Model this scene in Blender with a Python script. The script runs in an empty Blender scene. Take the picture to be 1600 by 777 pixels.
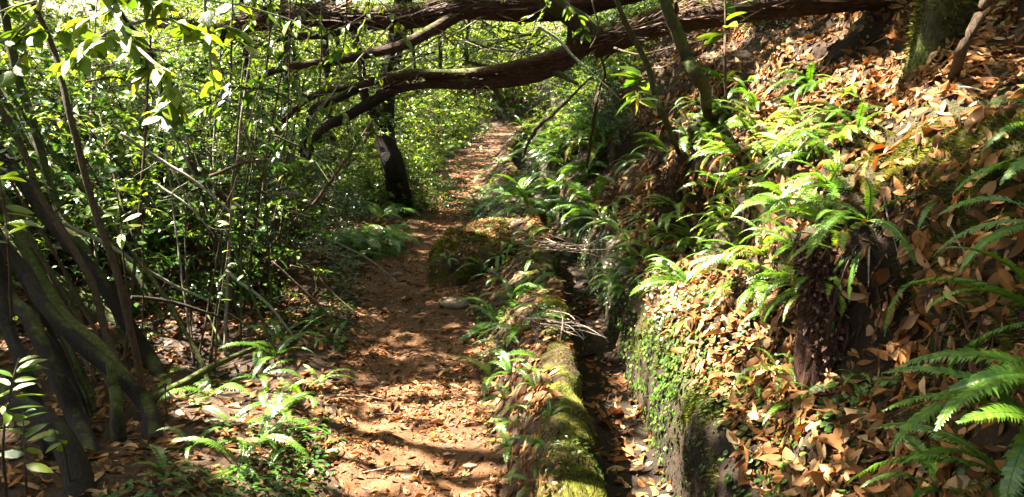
import bpy, math, random
import numpy as np
from mathutils import Vector, Matrix
from mathutils.bvhtree import BVHTree

R = math.radians
rng = np.random.default_rng(7)
random.seed(7)
sc = bpy.context.scene
C = sc.collection

# ------------------------------------------------------------------ camera, sky, sun, exposure
PITCH, EYE, FPX = R(11.8), 1.6, 1232.0          # eye 1.6 m over the path, looking down along it
cam_d = bpy.data.cameras.new('camera')
cam_d.sensor_width = 36.0
cam_d.lens = 36.0 * FPX / 1600.0
cam_d.clip_start, cam_d.clip_end = 0.05, 400.0
cam = bpy.data.objects.new('camera', cam_d)
cam.location = (0, 0, EYE)
cam.rotation_euler = (R(90) - PITCH, 0, 0)
C.objects.link(cam)
sc.camera = cam

SUN_EL, SUN_AZ = R(57), R(-66)                  # azimuth clockwise from +Y: left and a little ahead
SUN = np.array([math.sin(SUN_AZ) * math.cos(SUN_EL), math.cos(SUN_AZ) * math.cos(SUN_EL), math.sin(SUN_EL)])
world = bpy.data.worlds.new('World')
sc.world = world
world.use_nodes = True
wn = world.node_tree
wn.nodes.clear()
sky = wn.nodes.new('ShaderNodeTexSky')
sky.sky_type = 'NISHITA'
sky.sun_disc = False
sky.sun_elevation = SUN_EL
sky.sun_rotation = SUN_AZ
sky.air_density, sky.dust_density, sky.ozone_density = 0.8, 5.0, 0.3
bg = wn.nodes.new('ShaderNodeBackground')
bg.inputs[1].default_value = 0.05
wo = wn.nodes.new('ShaderNodeOutputWorld')
wn.links.new(sky.outputs[0], bg.inputs[0])
wn.links.new(bg.outputs[0], wo.inputs[0])
sl = bpy.data.lights.new('sun', 'SUN')
sl.energy = 5.0
sl.angle = R(0.53)
sl.color = (1.0, 0.925, 0.79)
so = bpy.data.objects.new('sun', sl)
so.rotation_euler = Vector(SUN).to_track_quat('Z', 'Y').to_euler()
so.location = Vector(SUN) * 30
C.objects.link(so)
sc.view_settings.view_transform = 'Standard'
sc.view_settings.look = 'None'
sc.view_settings.gamma = 1.0
sc.view_settings.exposure = 4.05
sc.view_settings.use_curve_mapping = False
cy = sc.cycles
cy.max_bounces, cy.diffuse_bounces, cy.glossy_bounces, cy.transmission_bounces = 6, 1, 2, 4
cy.caustics_reflective = cy.caustics_refractive = False
cy.use_denoising = True

# ------------------------------------------------------------------ helpers
def pix(px, py):
    """direction through a pixel of the 1600 x 777 photograph"""
    a, b = (px - 800.0) / FPX, (388.5 - py) / FPX
    c, s = math.cos(PITCH), math.sin(PITCH)
    return np.array([a, c + b * s, -s + b * c])

def at(px, py, depth):
    return np.array([0, 0, EYE]) + pix(px, py) * depth

def _hash(i, j, k, seed):
    h = (i * 374761393 + j * 668265263 + k * 2147483647 + seed * 1274126177) & 0xffffffff
    h = ((h ^ (h >> 13)) * 1274126177) & 0xffffffff
    return ((h ^ (h >> 16)) & 0xffff) / 32767.5 - 1.0

def noise(x, y, z=0.0, seed=0):
    x, y, z = np.broadcast_arrays(np.asarray(x, float), np.asarray(y, float), np.asarray(z, float))
    i, j, k = (np.floor(v).astype(np.int64) for v in (x, y, z))
    u, v, w = x - i, y - j, z - k
    u, v, w = (t * t * (3 - 2 * t) for t in (u, v, w))
    r = 0
    for a in (0, 1):
        for b in (0, 1):
            for c in (0, 1):
                r = r + _hash(i + a, j + b, k + c, seed) * (u if a else 1 - u) * (v if b else 1 - v) * (w if c else 1 - w)
    return r

def fbm(x, y, z=0.0, seed=0, octs=3):
    r, a, f = 0, 1.0, 1.0
    for o in range(octs):
        r = r + a * noise(np.asarray(x) * f, np.asarray(y) * f, np.asarray(z) * f, seed + o)
        a, f = a * 0.5, f * 2.03
    return r

def sm(t):
    t = np.clip(t, 0, 1)
    return t * t * (3 - 2 * t)

def mesh(name, V, F, rnd=None, smooth=True):
    """V (n,3), F (m,3) or (m,4)"""
    V = np.asarray(V, np.float32); F = np.asarray(F, np.int32)
    me = bpy.data.meshes.new(name)
    k = F.shape[1]
    me.vertices.add(len(V)); me.vertices.foreach_set('co', V.ravel())
    me.loops.add(F.size); me.loops.foreach_set('vertex_index', F.ravel())
    me.polygons.add(len(F)); me.polygons.foreach_set('loop_start', np.arange(0, F.size, k, dtype=np.int32))
    me.polygons.foreach_set('use_smooth', np.full(len(F), smooth))
    if rnd is not None:
        at_ = me.attributes.new('rnd', 'FLOAT', 'POINT')
        at_.data.foreach_set('value', np.asarray(rnd, np.float32))
    me.update(calc_edges=True)
    return me

def obj(name, me, m=None, parent=None, loc=None, rot=None, scale=None):
    o = bpy.data.objects.new(name, me)
    if m is not None and not me.materials:
        me.materials.append(m)
    C.objects.link(o)
    if parent is not None: o.parent = parent
    if loc is not None: o.location = loc
    if rot is not None: o.rotation_euler = rot
    if scale is not None: o.scale = (scale,) * 3 if np.isscalar(scale) else scale
    return o

def thing(name, label, cat, loc=(0, 0, 0), group=None, rot=None, scale=None):
    o = bpy.data.objects.new(name, None)
    o.empty_display_size = 0.1
    C.objects.link(o)
    o.location = loc
    if rot is not None: o.rotation_euler = rot
    if scale is not None: o.scale = (scale,) * 3
    return tag(o, label, cat, group)

def tag(o, label, cat, group=None, kind=None):
    o['label'] = label; o['category'] = cat
    if group: o['group'] = group
    if kind: o['kind'] = kind
    return o

def struct(o, label=None, kind='structure'):
    o['kind'] = kind
    if label: o['label'] = label
    return o

def grid_faces(nr, nc):
    i = np.arange((nr - 1) * (nc - 1))
    r, c = i // (nc - 1), i % (nc - 1)
    a = r * nc + c
    return np.stack([a, a + 1, a + nc + 1, a + nc], 1)

def smooth_line(P, n):
    """Catmull-Rom resampling of a polyline"""
    P = np.asarray(P, float)
    if len(P) == 2:
        t = np.linspace(0, 1, n)[:, None]
        return P[0] * (1 - t) + P[1] * t
    Q = np.vstack([2 * P[0] - P[1], P, 2 * P[-1] - P[-2]])
    u = np.linspace(0, len(P) - 1 - 1e-6, n)
    i = u.astype(int); t = (u - i)[:, None]
    a, b, c, d = Q[i], Q[i + 1], Q[i + 2], Q[i + 3]
    return 0.5 * (2 * b + (c - a) * t + (2 * a - 5 * b + 4 * c - d) * t ** 2 + (3 * b - a - 3 * c + d) * t ** 3)

def tube(P, rad, k=8, lump=0.0, seed=0):
    """tapered tube as quads (closed with a tip ring); returns V, F(4)"""
    P = np.asarray(P, float); n = len(P)
    rad = np.interp(np.linspace(0, 1, n), np.linspace(0, 1, len(rad)), rad) if not np.isscalar(rad) else np.full(n, rad)
    T = np.gradient(P, axis=0)
    T /= np.linalg.norm(T, axis=1)[:, None] + 1e-9
    ref = np.where(np.abs(T[:, 2:3]) > 0.9, np.array([[1.0, 0, 0]]), np.array([[0, 0, 1.0]]))
    A = np.cross(T, ref); A /= np.linalg.norm(A, axis=1)[:, None] + 1e-9
    B = np.cross(T, A)
    th = np.linspace(0, 2 * math.pi, k, endpoint=False)
    D = A[:, None] * np.cos(th)[None, :, None] + B[:, None] * np.sin(th)[None, :, None]
    rr = rad[:, None] * np.ones((1, k))
    if lump:
        s = np.concatenate([[0], np.cumsum(np.linalg.norm(np.diff(P, axis=0), axis=1))])
        m = max(rad.mean(), 1e-4)
        g = np.cos(th)[None] + 0 * s[:, None]; h_ = np.sin(th)[None] + 0 * s[:, None]
        rr = rr * (1 + lump * (0.55 * fbm(g * 1.3, h_ * 1.3, s[:, None] / m * 0.10, seed) + 0.45 * fbm(g * 3.4, h_ * 3.4, s[:, None] / m * 0.16, seed + 4, 2)))
    V = (P[:, None] + D * rr[..., None]).reshape(-1, 3)
    i = np.arange(n - 1)[:, None]; j = np.arange(k)[None]
    F = np.stack([i * k + j, i * k + (j + 1) % k, (i + 1) * k + (j + 1) % k, (i + 1) * k + j], -1).reshape(-1, 4)
    nb = len(V)                                   # caps
    V = np.vstack([V, P[0], P[-1]])
    c0 = np.stack([np.full(k, nb), (np.arange(k) + 1) % k, np.arange(k), np.full(k, nb)], 1)
    e = (n - 1) * k
    c1 = np.stack([np.full(k, nb + 1), e + np.arange(k), e + (np.arange(k) + 1) % k, np.full(k, nb + 1)], 1)
    tri = np.vstack([F[:, [0, 1, 2]], F[:, [0, 2, 3]], c0[:, :3], c1[:, :3]])
    return V, tri

def merge(parts):
    Vs, Fs, o = [], [], 0
    for V, F in parts:
        Vs.append(V); Fs.append(np.asarray(F) + o); o += len(V)
    return np.vstack(Vs), np.vstack(Fs)

def blade(length=1.0, width=0.35, ns=4, fold=0.12, droop=0.25, peak=0.45, curl=0.0, wave=0.0, tipw=0.0):
    """leaf along +X, 3 vertices a section: edge, midrib, edge"""
    V, F = [], []
    for i in range(ns + 1):
        t = i / ns
        w = width * 0.5 * (max(0.0, math.sin(math.pi * t ** (math.log(0.5) / math.log(peak)))) ** 0.8) + tipw * (1 - t) * 0
        x, z = t * length, -droop * t * t * length
        zc = fold * w * 2 + curl * w * 2
        wv = wave * width * math.sin(i * 2.1)
        V += [(x, -w, z + zc + wv), (x, 0, z), (x, w, z + zc - wv)]
    for i in range(ns):
        a = 3 * i
        for c in (0, 1):
            F += [(a + c, a + 3 + c, a + 4 + c), (a + c, a + 4 + c, a + 1 + c)]
    return np.array(V), np.array(F)

def unit(v):
    return v / (np.linalg.norm(v, axis=-1, keepdims=True) + 1e-9)

def scatter(tmpls, pos, d, up, size, wid=None, rseed=0):
    """many copies of leaf templates: pos, long axis d, normal up, size -> V, F, rnd"""
    n = len(pos)
    r = np.random.default_rng(rseed)
    d = unit(d)
    y = unit(np.cross(up, d)); z = np.cross(d, y)
    M = np.stack([d, y, z], 2) * np.asarray(size)[:, None, None]
    if wid is not None: M[:, :, 1] *= np.asarray(wid)[:, None]
    which = r.integers(0, len(tmpls), n)
    rv = r.random(n)
    Vs, Fs, Rs, o = [], [], [], 0
    for k, (tv, tf) in enumerate(tmpls):
        ix = np.where(which == k)[0]
        if not len(ix): continue
        V = np.einsum('nij,vj->nvi', M[ix], tv) + pos[ix][:, None]
        F = tf[None] + (np.arange(len(ix)) * len(tv))[:, None, None] + o
        Vs.append(V.reshape(-1, 3)); Fs.append(F.reshape(-1, 3)); Rs.append(np.repeat(rv[ix], len(tv)))
        o += V.shape[0] * V.shape[1]
    return np.vstack(Vs), np.vstack(Fs), np.concatenate(Rs)

def rand_dirs(n, r, zlo=-1.0, zhi=1.0):
    a = r.random(n) * 2 * math.pi; z = zlo + (zhi - zlo) * r.random(n)
    q = np.sqrt(np.maximum(0, 1 - z * z))
    return np.stack([q * np.cos(a), q * np.sin(a), z], 1)

# ------------------------------------------------------------------ materials
def nodes(name):
    m = bpy.data.materials.new(name)
    m.use_nodes = True
    nt = m.node_tree; nt.nodes.clear()
    return m, nt, nt.nodes.new('ShaderNodeOutputMaterial')

def ramp(nt, fac, cols, pos=None):
    r = nt.nodes.new('ShaderNodeValToRGB')
    el = r.color_ramp.elements
    pos = pos or [i / (len(cols) - 1) for i in range(len(cols))]
    while len(el) < len(cols): el.new(0.5)
    for e, p, c in zip(el, pos, cols):
        e.position = p; e.color = (*c, 1)
    nt.links.new(fac, r.inputs[0])
    return r.outputs[0]

def tex(nt, scale, detail=4, rough=0.6, stretch=None, obj_space=True):
    tc = nt.nodes.new('ShaderNodeTexCoord')
    v = tc.outputs['Object']
    if stretch:
        mp = nt.nodes.new('ShaderNodeMapping'); mp.inputs['Scale'].default_value = stretch
        nt.links.new(v, mp.inputs[0]); v = mp.outputs[0]
    n = nt.nodes.new('ShaderNodeTexNoise')
    n.inputs['Scale'].default_value = scale; n.inputs['Detail'].default_value = detail; n.inputs['Roughness'].default_value = rough
    nt.links.new(v, n.inputs[0])
    return n.outputs[0]

def mixc(nt, fac, a, b, mode='MIX'):
    x = nt.nodes.new('ShaderNodeMix'); x.data_type = 'RGBA'; x.blend_type = mode
    for s, v in ((x.inputs[0], fac), (x.inputs[6], a), (x.inputs[7], b)):
        if hasattr(v, 'links') or isinstance(v, bpy.types.NodeSocket): nt.links.new(v, s)
        else: s.default_value = v if not isinstance(v, tuple) else (*v, 1)
    return x.outputs[2]

def bump(nt, h, strength, dist):
    b = nt.nodes.new('ShaderNodeBump')
    b.inputs['Strength'].default_value = strength; b.inputs['Distance'].default_value = dist
    nt.links.new(h, b.inputs['Height'])
    return b.outputs[0]

def leaf_mat(name, cols, trans=0.4, rough=0.38, tcol=(1.25, 1.3, 0.5), spec=0.5, vary=0.5):
    m, nt, out = nodes(name)
    a = nt.nodes.new('ShaderNodeAttribute'); a.attribute_name = 'rnd'
    oi = nt.nodes.new('ShaderNodeObjectInfo')
    ad = nt.nodes.new('ShaderNodeMath'); ad.operation = 'MULTIPLY_ADD'
    nt.links.new(oi.outputs['Random'], ad.inputs[0]); ad.inputs[1].default_value = vary
    nt.links.new(a.outputs['Fac'], ad.inputs[2])
    fr = nt.nodes.new('ShaderNodeMath'); fr.operation = 'FRACT'
    nt.links.new(ad.outputs[0], fr.inputs[0])
    col = ramp(nt, fr.outputs[0], cols)
    n = tex(nt, 30, 2)
    col = mixc(nt, 0.5, col, ramp(nt, n, [(0.55, 0.55, 0.5), (1.3, 1.3, 1.25)], [0.3, 0.7]), 'MULTIPLY')
    p = nt.nodes.new('ShaderNodeBsdfPrincipled')
    nt.links.new(col, p.inputs['Base Color'])
    p.inputs['Roughness'].default_value = rough
    p.inputs['Specular IOR Level'].default_value = spec
    nt.links.new(bump(nt, n, 0.25, 0.01), p.inputs['Normal'])
    if trans > 0:
        t = nt.nodes.new('ShaderNodeBsdfTranslucent')
        nt.links.new(mixc(nt, 1.0, col, tcol, 'MULTIPLY'), t.inputs[0])
        mx = nt.nodes.new('ShaderNodeMixShader'); mx.inputs[0].default_value = trans
        nt.links.new(p.outputs[0], mx.inputs[1]); nt.links.new(t.outputs[0], mx.inputs[2])
        nt.links.new(mx.outputs[0], out.inputs[0])
    else:
        nt.links.new(p.outputs[0], out.inputs[0])
    return m

def surf(name, build, rough=0.85, spec=0.25):
    m, nt, out = nodes(name)
    p = nt.nodes.new('ShaderNodeBsdfPrincipled')
    p.inputs['Roughness'].default_value = rough; p.inputs['Specular IOR Level'].default_value = spec
    col, h, s, d = build(nt)
    nt.links.new(col, p.inputs['Base Color'])
    if h is not None: nt.links.new(bump(nt, h, s, d), p.inputs['Normal'])
    nt.links.new(p.outputs[0], out.inputs[0])
    return m

def b_soil(cols, sc1=2.2, sc2=38):
    def f(nt):
        a, b = tex(nt, sc1, 5), tex(nt, sc2, 5, 0.7)
        c = ramp(nt, a, cols, [0.3, 0.5, 0.7])
        c = mixc(nt, 0.8, c, ramp(nt, b, [(0.35, 0.33, 0.3), (1, 1, 1), (1.7, 1.6, 1.45)], [0.3, 0.52, 0.72]), 'MULTIPLY')
        return c, b, 0.9, 0.03
    return f

def b_bark(cols, moss=0.5, stretch=(6, 6, 1)):
    def f(nt):
        a, b = tex(nt, 3.0, 4), tex(nt, 14, 6, 0.75, stretch)
        c = ramp(nt, b, cols, [0.32, 0.5, 0.68])
        if moss > 0:
            g = nt.nodes.new('ShaderNodeNewGeometry'); sx = nt.nodes.new('ShaderNodeSeparateXYZ')
            nt.links.new(g.outputs['Normal'], sx.inputs[0])
            ma = nt.nodes.new('ShaderNodeMath'); ma.operation = 'MULTIPLY_ADD'
            nt.links.new(sx.outputs[2], ma.inputs[0]); ma.inputs[1].default_value = 0.32; nt.links.new(a, ma.inputs[2])
            mask = ramp(nt, ma.outputs[0], [(0, 0, 0), (1, 1, 1)], [1.0 - moss * 0.62, 1.12 - moss * 0.62] if 1.12 - moss * 0.62 < 1 else [0.86, 0.99])
            mg = ramp(nt, tex(nt, 45, 3), [(0.03, 0.045, 0.008), (0.10, 0.12, 0.018), (0.2, 0.2, 0.04)], [0.3, 0.55, 0.75])
            c = mixc(nt, mask, c, mg)
        return c, b, 1.0, 0.05
    return f

M = {}
M['ground'] = surf('forest_floor_soil', b_soil([(0.014, 0.007, 0.003), (0.034, 0.017, 0.006), (0.058, 0.03, 0.011)]))
M['bank'] = surf('bank_soil', b_soil([(0.010, 0.005, 0.002), (0.024, 0.012, 0.0045), (0.034, 0.03, 0.006)]))  # near-black soil: shade in the gaps between leaves is put into its colour
M['path'] = surf('path_soil', b_soil([(0.055, 0.022, 0.008), (0.10, 0.043, 0.015), (0.15, 0.074, 0.031)], 1.6, 46))
M['channel'] = surf('shaded_wet_silt', b_soil([(0.009, 0.005, 0.003), (0.018, 0.011, 0.005), (0.03, 0.018, 0.008)]), 0.85, 0.2)  # wet silt, darkened further with the kerb's shade painted into the colour
def b_moss(nt):
    a, b = tex(nt, 5, 4), tex(nt, 60, 4)
    c = ramp(nt, a, [(0.022, 0.014, 0.007), (0.05, 0.036, 0.014), (0.06, 0.062, 0.010), (0.12, 0.115, 0.016)], [0.34, 0.46, 0.56, 0.74])
    c = mixc(nt, 0.7, c, ramp(nt, b, [(0.4, 0.4, 0.4), (1.5, 1.5, 1.4)], [0.35, 0.65]), 'MULTIPLY')
    return c, b, 1.0, 0.03
M['moss_rock'] = surf('mossy_stone', b_moss, 0.95, 0.1)
def b_mound(nt):
    c, b, s, d = b_moss(nt)
    c2 = ramp(nt, tex(nt, 9, 4), [(0.025, 0.014, 0.008), (0.075, 0.042, 0.02)], [0.4, 0.65])
    return mixc(nt, ramp(nt, tex(nt, 3.2, 3), [(0, 0, 0), (1, 1, 1)], [0.42, 0.56]), c2, c), b, s, d
M['mound'] = surf('mossy_earth', b_mound, 0.95, 0.1)
M['stone'] = surf('brown_stone', b_soil([(0.09, 0.06, 0.035), (0.15, 0.10, 0.06), (0.2, 0.15, 0.1)], 6, 40), 0.7)
M['heath'] = surf('red_shredding_bark', b_bark([(0.016, 0.006, 0.004), (0.06, 0.022, 0.011), (0.15, 0.07, 0.038)], 0.55, (1.2, 6, 6)))
M['bark'] = surf('dark_mossy_bark', b_bark([(0.007, 0.004, 0.002), (0.020, 0.012, 0.006), (0.05, 0.030, 0.015)], 0.42))
M['mossbark'] = surf('moss_covered_bark', b_bark([(0.03, 0.022, 0.012), (0.06, 0.05, 0.02), (0.12, 0.11, 0.03)], 0.85))
M['stem'] = surf('brown_stem', b_bark([(0.045, 0.026, 0.014), (0.095, 0.055, 0.028), (0.16, 0.10, 0.055)], 0.12))
M['pale'] = surf('pale_dead_wood', b_bark([(0.16, 0.12, 0.08), (0.33, 0.27, 0.2), (0.5, 0.43, 0.34)], 0.0))
M['lime'] = surf('lichened_twig', b_bark([(0.2, 0.2, 0.1), (0.36, 0.37, 0.2), (0.5, 0.5, 0.34)], 0.0))
M['root'] = surf('fibrous_root', b_bark([(0.02, 0.008, 0.005), (0.075, 0.03, 0.016), (0.17, 0.085, 0.05)], 0.15, (7, 7, 1)))
M['leaf'] = leaf_mat('laurel_leaf', [(0.03, 0.07, 0.007), (0.055, 0.11, 0.010), (0.095, 0.15, 0.012), (0.15, 0.195, 0.016)], 0.42, 0.3)
M['leaf_dark'] = leaf_mat('dark_leaf', [(0.02, 0.06, 0.012), (0.035, 0.09, 0.014), (0.06, 0.12, 0.016)], 0.3, 0.28)
M['leaf_lime'] = leaf_mat('yellow_green_leaf', [(0.05, 0.10, 0.008), (0.09, 0.15, 0.010), (0.14, 0.195, 0.013), (0.2, 0.225, 0.018)], 0.48, 0.34)
M['fern'] = leaf_mat('fern_green', [(0.045, 0.115, 0.010), (0.065, 0.15, 0.012), (0.10, 0.185, 0.014)], 0.38, 0.36, (1.25, 1.25, 0.4), 0.6)
M['fern_lime'] = leaf_mat('young_fern_green', [(0.09, 0.19, 0.02), (0.13, 0.22, 0.022), (0.18, 0.25, 0.025)], 0.42, 0.34, (1.25, 1.3, 0.5), 0.65)
M['creeper'] = leaf_mat('creeper_green', [(0.022, 0.055, 0.009), (0.045, 0.09, 0.012), (0.08, 0.125, 0.018)], 0.35, 0.34)
M['dead'] = leaf_mat('dead_leaf_brown', [(0.09, 0.034, 0.010), (0.19, 0.078, 0.022), (0.28, 0.135, 0.048), (0.34, 0.22, 0.115), (0.22, 0.08, 0.018), (0.035, 0.016, 0.007), (0.11, 0.052, 0.02), (0.055, 0.025, 0.010), (0.20, 0.10, 0.037)], 0.14, 0.7, (1.3, 0.85, 0.4), 0.12, 0.37)
M['mossy'] = leaf_mat('moss_green', [(0.035, 0.028, 0.009), (0.06, 0.062, 0.010), (0.10, 0.105, 0.014), (0.16, 0.15, 0.025)], 0.3, 0.8, (1.1, 1.1, 0.5), 0.1)
M['shag'] = leaf_mat('shredded_bark_strip', [(0.02, 0.008, 0.005), (0.055, 0.02, 0.010), (0.10, 0.042, 0.022), (0.28, 0.18, 0.12)], 0.1, 0.7, (1, 0.8, 0.6), 0.2)
M['yellow'] = leaf_mat('yellow_leaf', [(0.36, 0.33, 0.02), (0.45, 0.36, 0.03)], 0.45, 0.4)

# ------------------------------------------------------------------ the lie of the land
CX = ([-5, 7, 10, 14, 18, 23, 30, 45, 90], [0.31, 0.31, 0.16, 0.0, 0.06, 0.3, 0.85, 2.6, 8])
PC = ([-5, 0, 2.85, 4, 5.2, 7.3, 10, 14.5, 23, 29, 45, 90], [-0.1, -0.2, -0.37, -0.52, -0.68, -1.0, -0.90, -0.93, -0.70, -0.2, 5, 12])
PH = ([0, 2.85, 4, 5.2, 7.3, 10, 15, 23, 90], [0.34, 0.34, 0.38, 0.42, 0.42, 0.40, 0.42, 0.50, 0.6])
_yy = np.linspace(-6, 90, 961)
def _tab(T):
    v = np.interp(_yy, *T); k = np.hanning(15); k /= k.sum()
    return np.convolve(np.pad(v, 7, 'edge'), k, 'valid')
_cx, _pc, _ph = _tab(CX), _tab(PC), _tab(PH)
def cxf(y): return np.interp(y, _yy, _cx)
def pcf(y): return np.interp(y, _yy, _pc)
def phf(y): return np.interp(y, _yy, _ph)
LIPW, LIPZ = 0.19, 0.30

def base_z(x, y):
    """ground from the forest on the left up to the foot of the channel wall"""
    pl, pr = pcf(y) - phf(y), pcf(y) + phf(y)
    dl, dr = pl - x, x - pr
    z = 0.012 * fbm(x * 2.2, y * 2.2, 0, 3) + 0.02 * noise(x * 0.7, y * 0.7, 0, 9)
    left = sm(dl / 0.35)
    z = z + left * (0.07 + 0.07 * fbm(x * 1.1, y * 1.1, 0, 5)) - 0.045 * np.clip(dl - 2.5, 0, 12)
    lip_l = cxf(y) - LIPW
    z = z + 0.275 * sm(dr / np.maximum(lip_l + 0.03 - pr, 0.1)) * (dr > 0) + (dr > 0) * 0.02 * fbm(x * 5, y * 5, 0, 8)
    z = z + 0.16 * np.clip(y - 32, 0, None) + 0.10 * np.clip(-x - 16, 0, None)
    return z

# forest floor
xs = np.concatenate([np.linspace(-70, -9, 26), np.linspace(-8.8, -3, 50), np.linspace(-2.95, 1.0, 110)])
ys = np.concatenate([np.linspace(-6, 1, 20), np.linspace(1.1, 9, 150), np.linspace(9.15, 20, 70), np.linspace(20.6, 90, 60)])
Y, S = np.meshgrid(ys, xs, indexing='ij')
off = cxf(Y) - 0.31
X = S + off * sm((S + 6) / 5)
X = np.where(S > 0.2, cxf(Y) - 0.11 + (S - 0.2) * 0.05, X)
pm = sm((phf(Y) - np.abs(X - pcf(Y))) / 0.12)
Z = base_z(X, Y) - 0.035 * pm
Z = np.where(S > 0.2, np.minimum(Z, 0.1), Z)
GV, GF = np.stack([X, Y, Z], -1).reshape(-1, 3), grid_faces(*X.shape)
struct(obj('ground', mesh('ground', GV, GF), M['ground']), 'brown forest floor under the thicket')

# path
ys = np.concatenate([np.linspace(0.5, 10, 190), np.linspace(10.15, 31, 120)])
us = np.linspace(-1, 1, 25)
Y, U = np.meshgrid(ys, us, indexing='ij')
wob = 1 + 0.16 * fbm(Y * 1.5 + 20 * np.sign(U), 0.3, 0, 31)
X = pcf(Y) + U * (phf(Y) + 0.06) * wob
Z = base_z(X, Y) + 0.018 * fbm(X * 7, Y * 7, 0, 12) + 0.012 * fbm(X * 2.5, Y * 2.5, 0, 14) - 0.02 * (1 - U ** 2) + 0.008 - 0.07 * sm((np.abs(U) - 0.82) / 0.18)
PV, PF = np.stack([X, Y, Z], -1).reshape(-1, 3), grid_faces(*X.shape)
struct(obj('path', mesh('path', PV, PF), M['path']), 'trodden reddish brown earth footpath')

# channel wall: mossy kerb between path and channel
ys = np.concatenate([np.linspace(0.6, 10, 260), np.linspace(10.1, 40, 150)])
prof = np.array([(-LIPW - 0.10, -0.02), (-LIPW - 0.06, 0.12), (-LIPW - 0.02, 0.22), (-LIPW + 0.02, 0.275), (-LIPW + 0.06, 0.295), (-0.10, 0.305),
                 (-0.06, 0.302), (-0.025, 0.29), (-0.004, 0.26), (0.004, 0.18), (0.006, 0.08), (0.004, -0.02), (0.0, -0.22)])
k = len(prof)
Y = np.repeat(ys[:, None], k, 1)
X = cxf(Y) + prof[None, :, 0]; Z = np.repeat(prof[None, :, 1], len(ys), 0)
n1, n2 = fbm(X * 6, Y * 4, Z * 6, 51), fbm(X * 2.0, Y * 1.6, 3, 53)
top = sm((Z - 0.1) / 0.15)
jy = Y / 0.42 + 0.25 * noise(np.floor(Y / 0.42 * 0.5), 3.3, 0, 57); jf = np.abs(jy - np.round(jy)) * 0.42
Z = Z - top * 0.035 * np.exp(-(jf / 0.022) ** 2) + top * 0.022 * noise(np.round(jy - 0.5) * 1.7, 9.1, 0, 58)
n3 = fbm(X * 12, Y * 12, Z * 12, 55)
X = X + 0.030 * n1 + 0.03 * n2 * top + 0.008 * n3
Z = Z + top * (0.028 * n1 + 0.035 * n2 + 0.010 * n3)
LV, LF = np.stack([X, Y, Z], -1).reshape(-1, 3), grid_faces(*X.shape)[:, ::-1]
wall = thing('channel_wall', 'low moss-covered stone kerb wall along the water channel', 'wall', (0.3, 2.5, 0))
w_o = obj('kerb', mesh('kerb', LV - np.array([0.3, 2.5, 0]), LF), M['moss_rock'], wall)

# channel bed
ys = np.concatenate([np.linspace(0.3, 10, 150), np.linspace(10.2, 40, 60)])
us = np.linspace(-0.04, 0.46, 12)
Y, U = np.meshgrid(ys, us, indexing='ij')
X = cxf(Y) + U; Z = -0.14 + 0.022 * fbm(X * 5, Y * 5, 0, 61) + 0.03 * (np.abs(U - 0.2) / 0.2) ** 2
CV, CF = np.stack([X, Y, Z], -1).reshape(-1, 3), grid_faces(*X.shape)
struct(obj('channel_bed', mesh('channel_bed', CV, CF), M['channel']), 'dark silted bed of the narrow water channel')

# bank: swept profile pushed in and out along its normal
BP = np.array([(0.37, -0.25), (0.385, -0.05), (0.40, 0.15), (0.43, 0.33), (0.50, 0.43), (0.62, 0.52), (0.74, 0.62), (0.82, 0.78), (0.89, 0.95),
               (1.02, 1.12), (1.3, 1.40), (1.65, 1.70), (2.3, 2.15), (3.7, 3.1), (8, 5.6), (40, 22)])
seg = np.concatenate([[0], np.cumsum(np.linalg.norm(np.diff(BP, axis=0), axis=1))])
tt = np.concatenate([np.linspace(0, 2.6, 105), np.linspace(2.64, 5.0, 40), np.linspace(5.2, seg[-1], 16)])
bs, bz = np.interp(tt, seg, BP[:, 0]), np.interp(tt, seg, BP[:, 1])
ys = np.concatenate([np.linspace(-1.5, 0.5, 14), np.linspace(0.55, 6.5, 175), np.linspace(6.58, 14, 90), np.linspace(14.3, 60, 70)])
Y, T = np.meshgrid(ys, tt, indexing='ij')
Sx, Sz = np.repeat(bs[None], len(ys), 0), np.repeat(bz[None], len(ys), 0)
grow = sm((T - 0.5) / 0.5)
X = cxf(Y) + Sx + grow * 0.16 * noise(Y * 0.9, 7.7, 0, 71)
P = np.stack([X, Y, Sz], -1)
def grid_normals(P):
    a, b = np.gradient(P, axis=0), np.gradient(P, axis=1)
    return unit(np.cross(a, b))
N = grid_normals(P)
N = np.where(N[..., 2:3] < 0, -N, N)
N[..., 2] = np.where(N[..., 2] < 0.02, 0.02, N[..., 2])
lead = sm((T - 0.30) / 0.5)
disp = lead * (0.13 * fbm(X * 1.4, Y * 1.4, Sz * 1.4, 81, 2) + 0.06 * fbm(X * 4.5, Y * 4.5, Sz * 4.5, 83, 2)) + (0.02 + 0.0 * lead) * fbm(X * 13, Y * 13, Sz * 13, 85, 2) * sm(T / 0.4)
P = P + N * disp[..., None]
def ray_plane_s(px, py, s):
    """where a pixel's ray crosses the vertical sheet s metres right of the channel edge"""
    d = pix(px, py); t = np.linspace(0.5, 30, 3000)
    q = np.array([0, 0, EYE]) + d * t[:, None]
    i = np.argmin(np.abs(q[:, 0] - cxf(q[:, 1]) - s))
    return q[i]
HOLES = [((1330, 520), 0.80, 0.16, 0.22), ((1210, 500), 0.80, 0.12, 0.2), ((1090, 340), 0.85, 0.22, 0.3), ((1010, 170), 1.1, 0.40, 0.45),
         ((1420, 560), 0.75, 0.12, 0.14), ((1560, 40), 1.75, 0.3, 0.25), ((1180, 120), 1.3, 0.2, 0.2)]
for (px, py), s, r, dep in HOLES:
    c = ray_plane_s(px, py, s)
    q = np.linalg.norm((P - c) / np.array([1.6, 1, 1.25]), axis=-1) / r
    P = P + np.exp(-q ** 2 * 1.2)[..., None] * np.array([dep, 0, -0.02])
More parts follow.
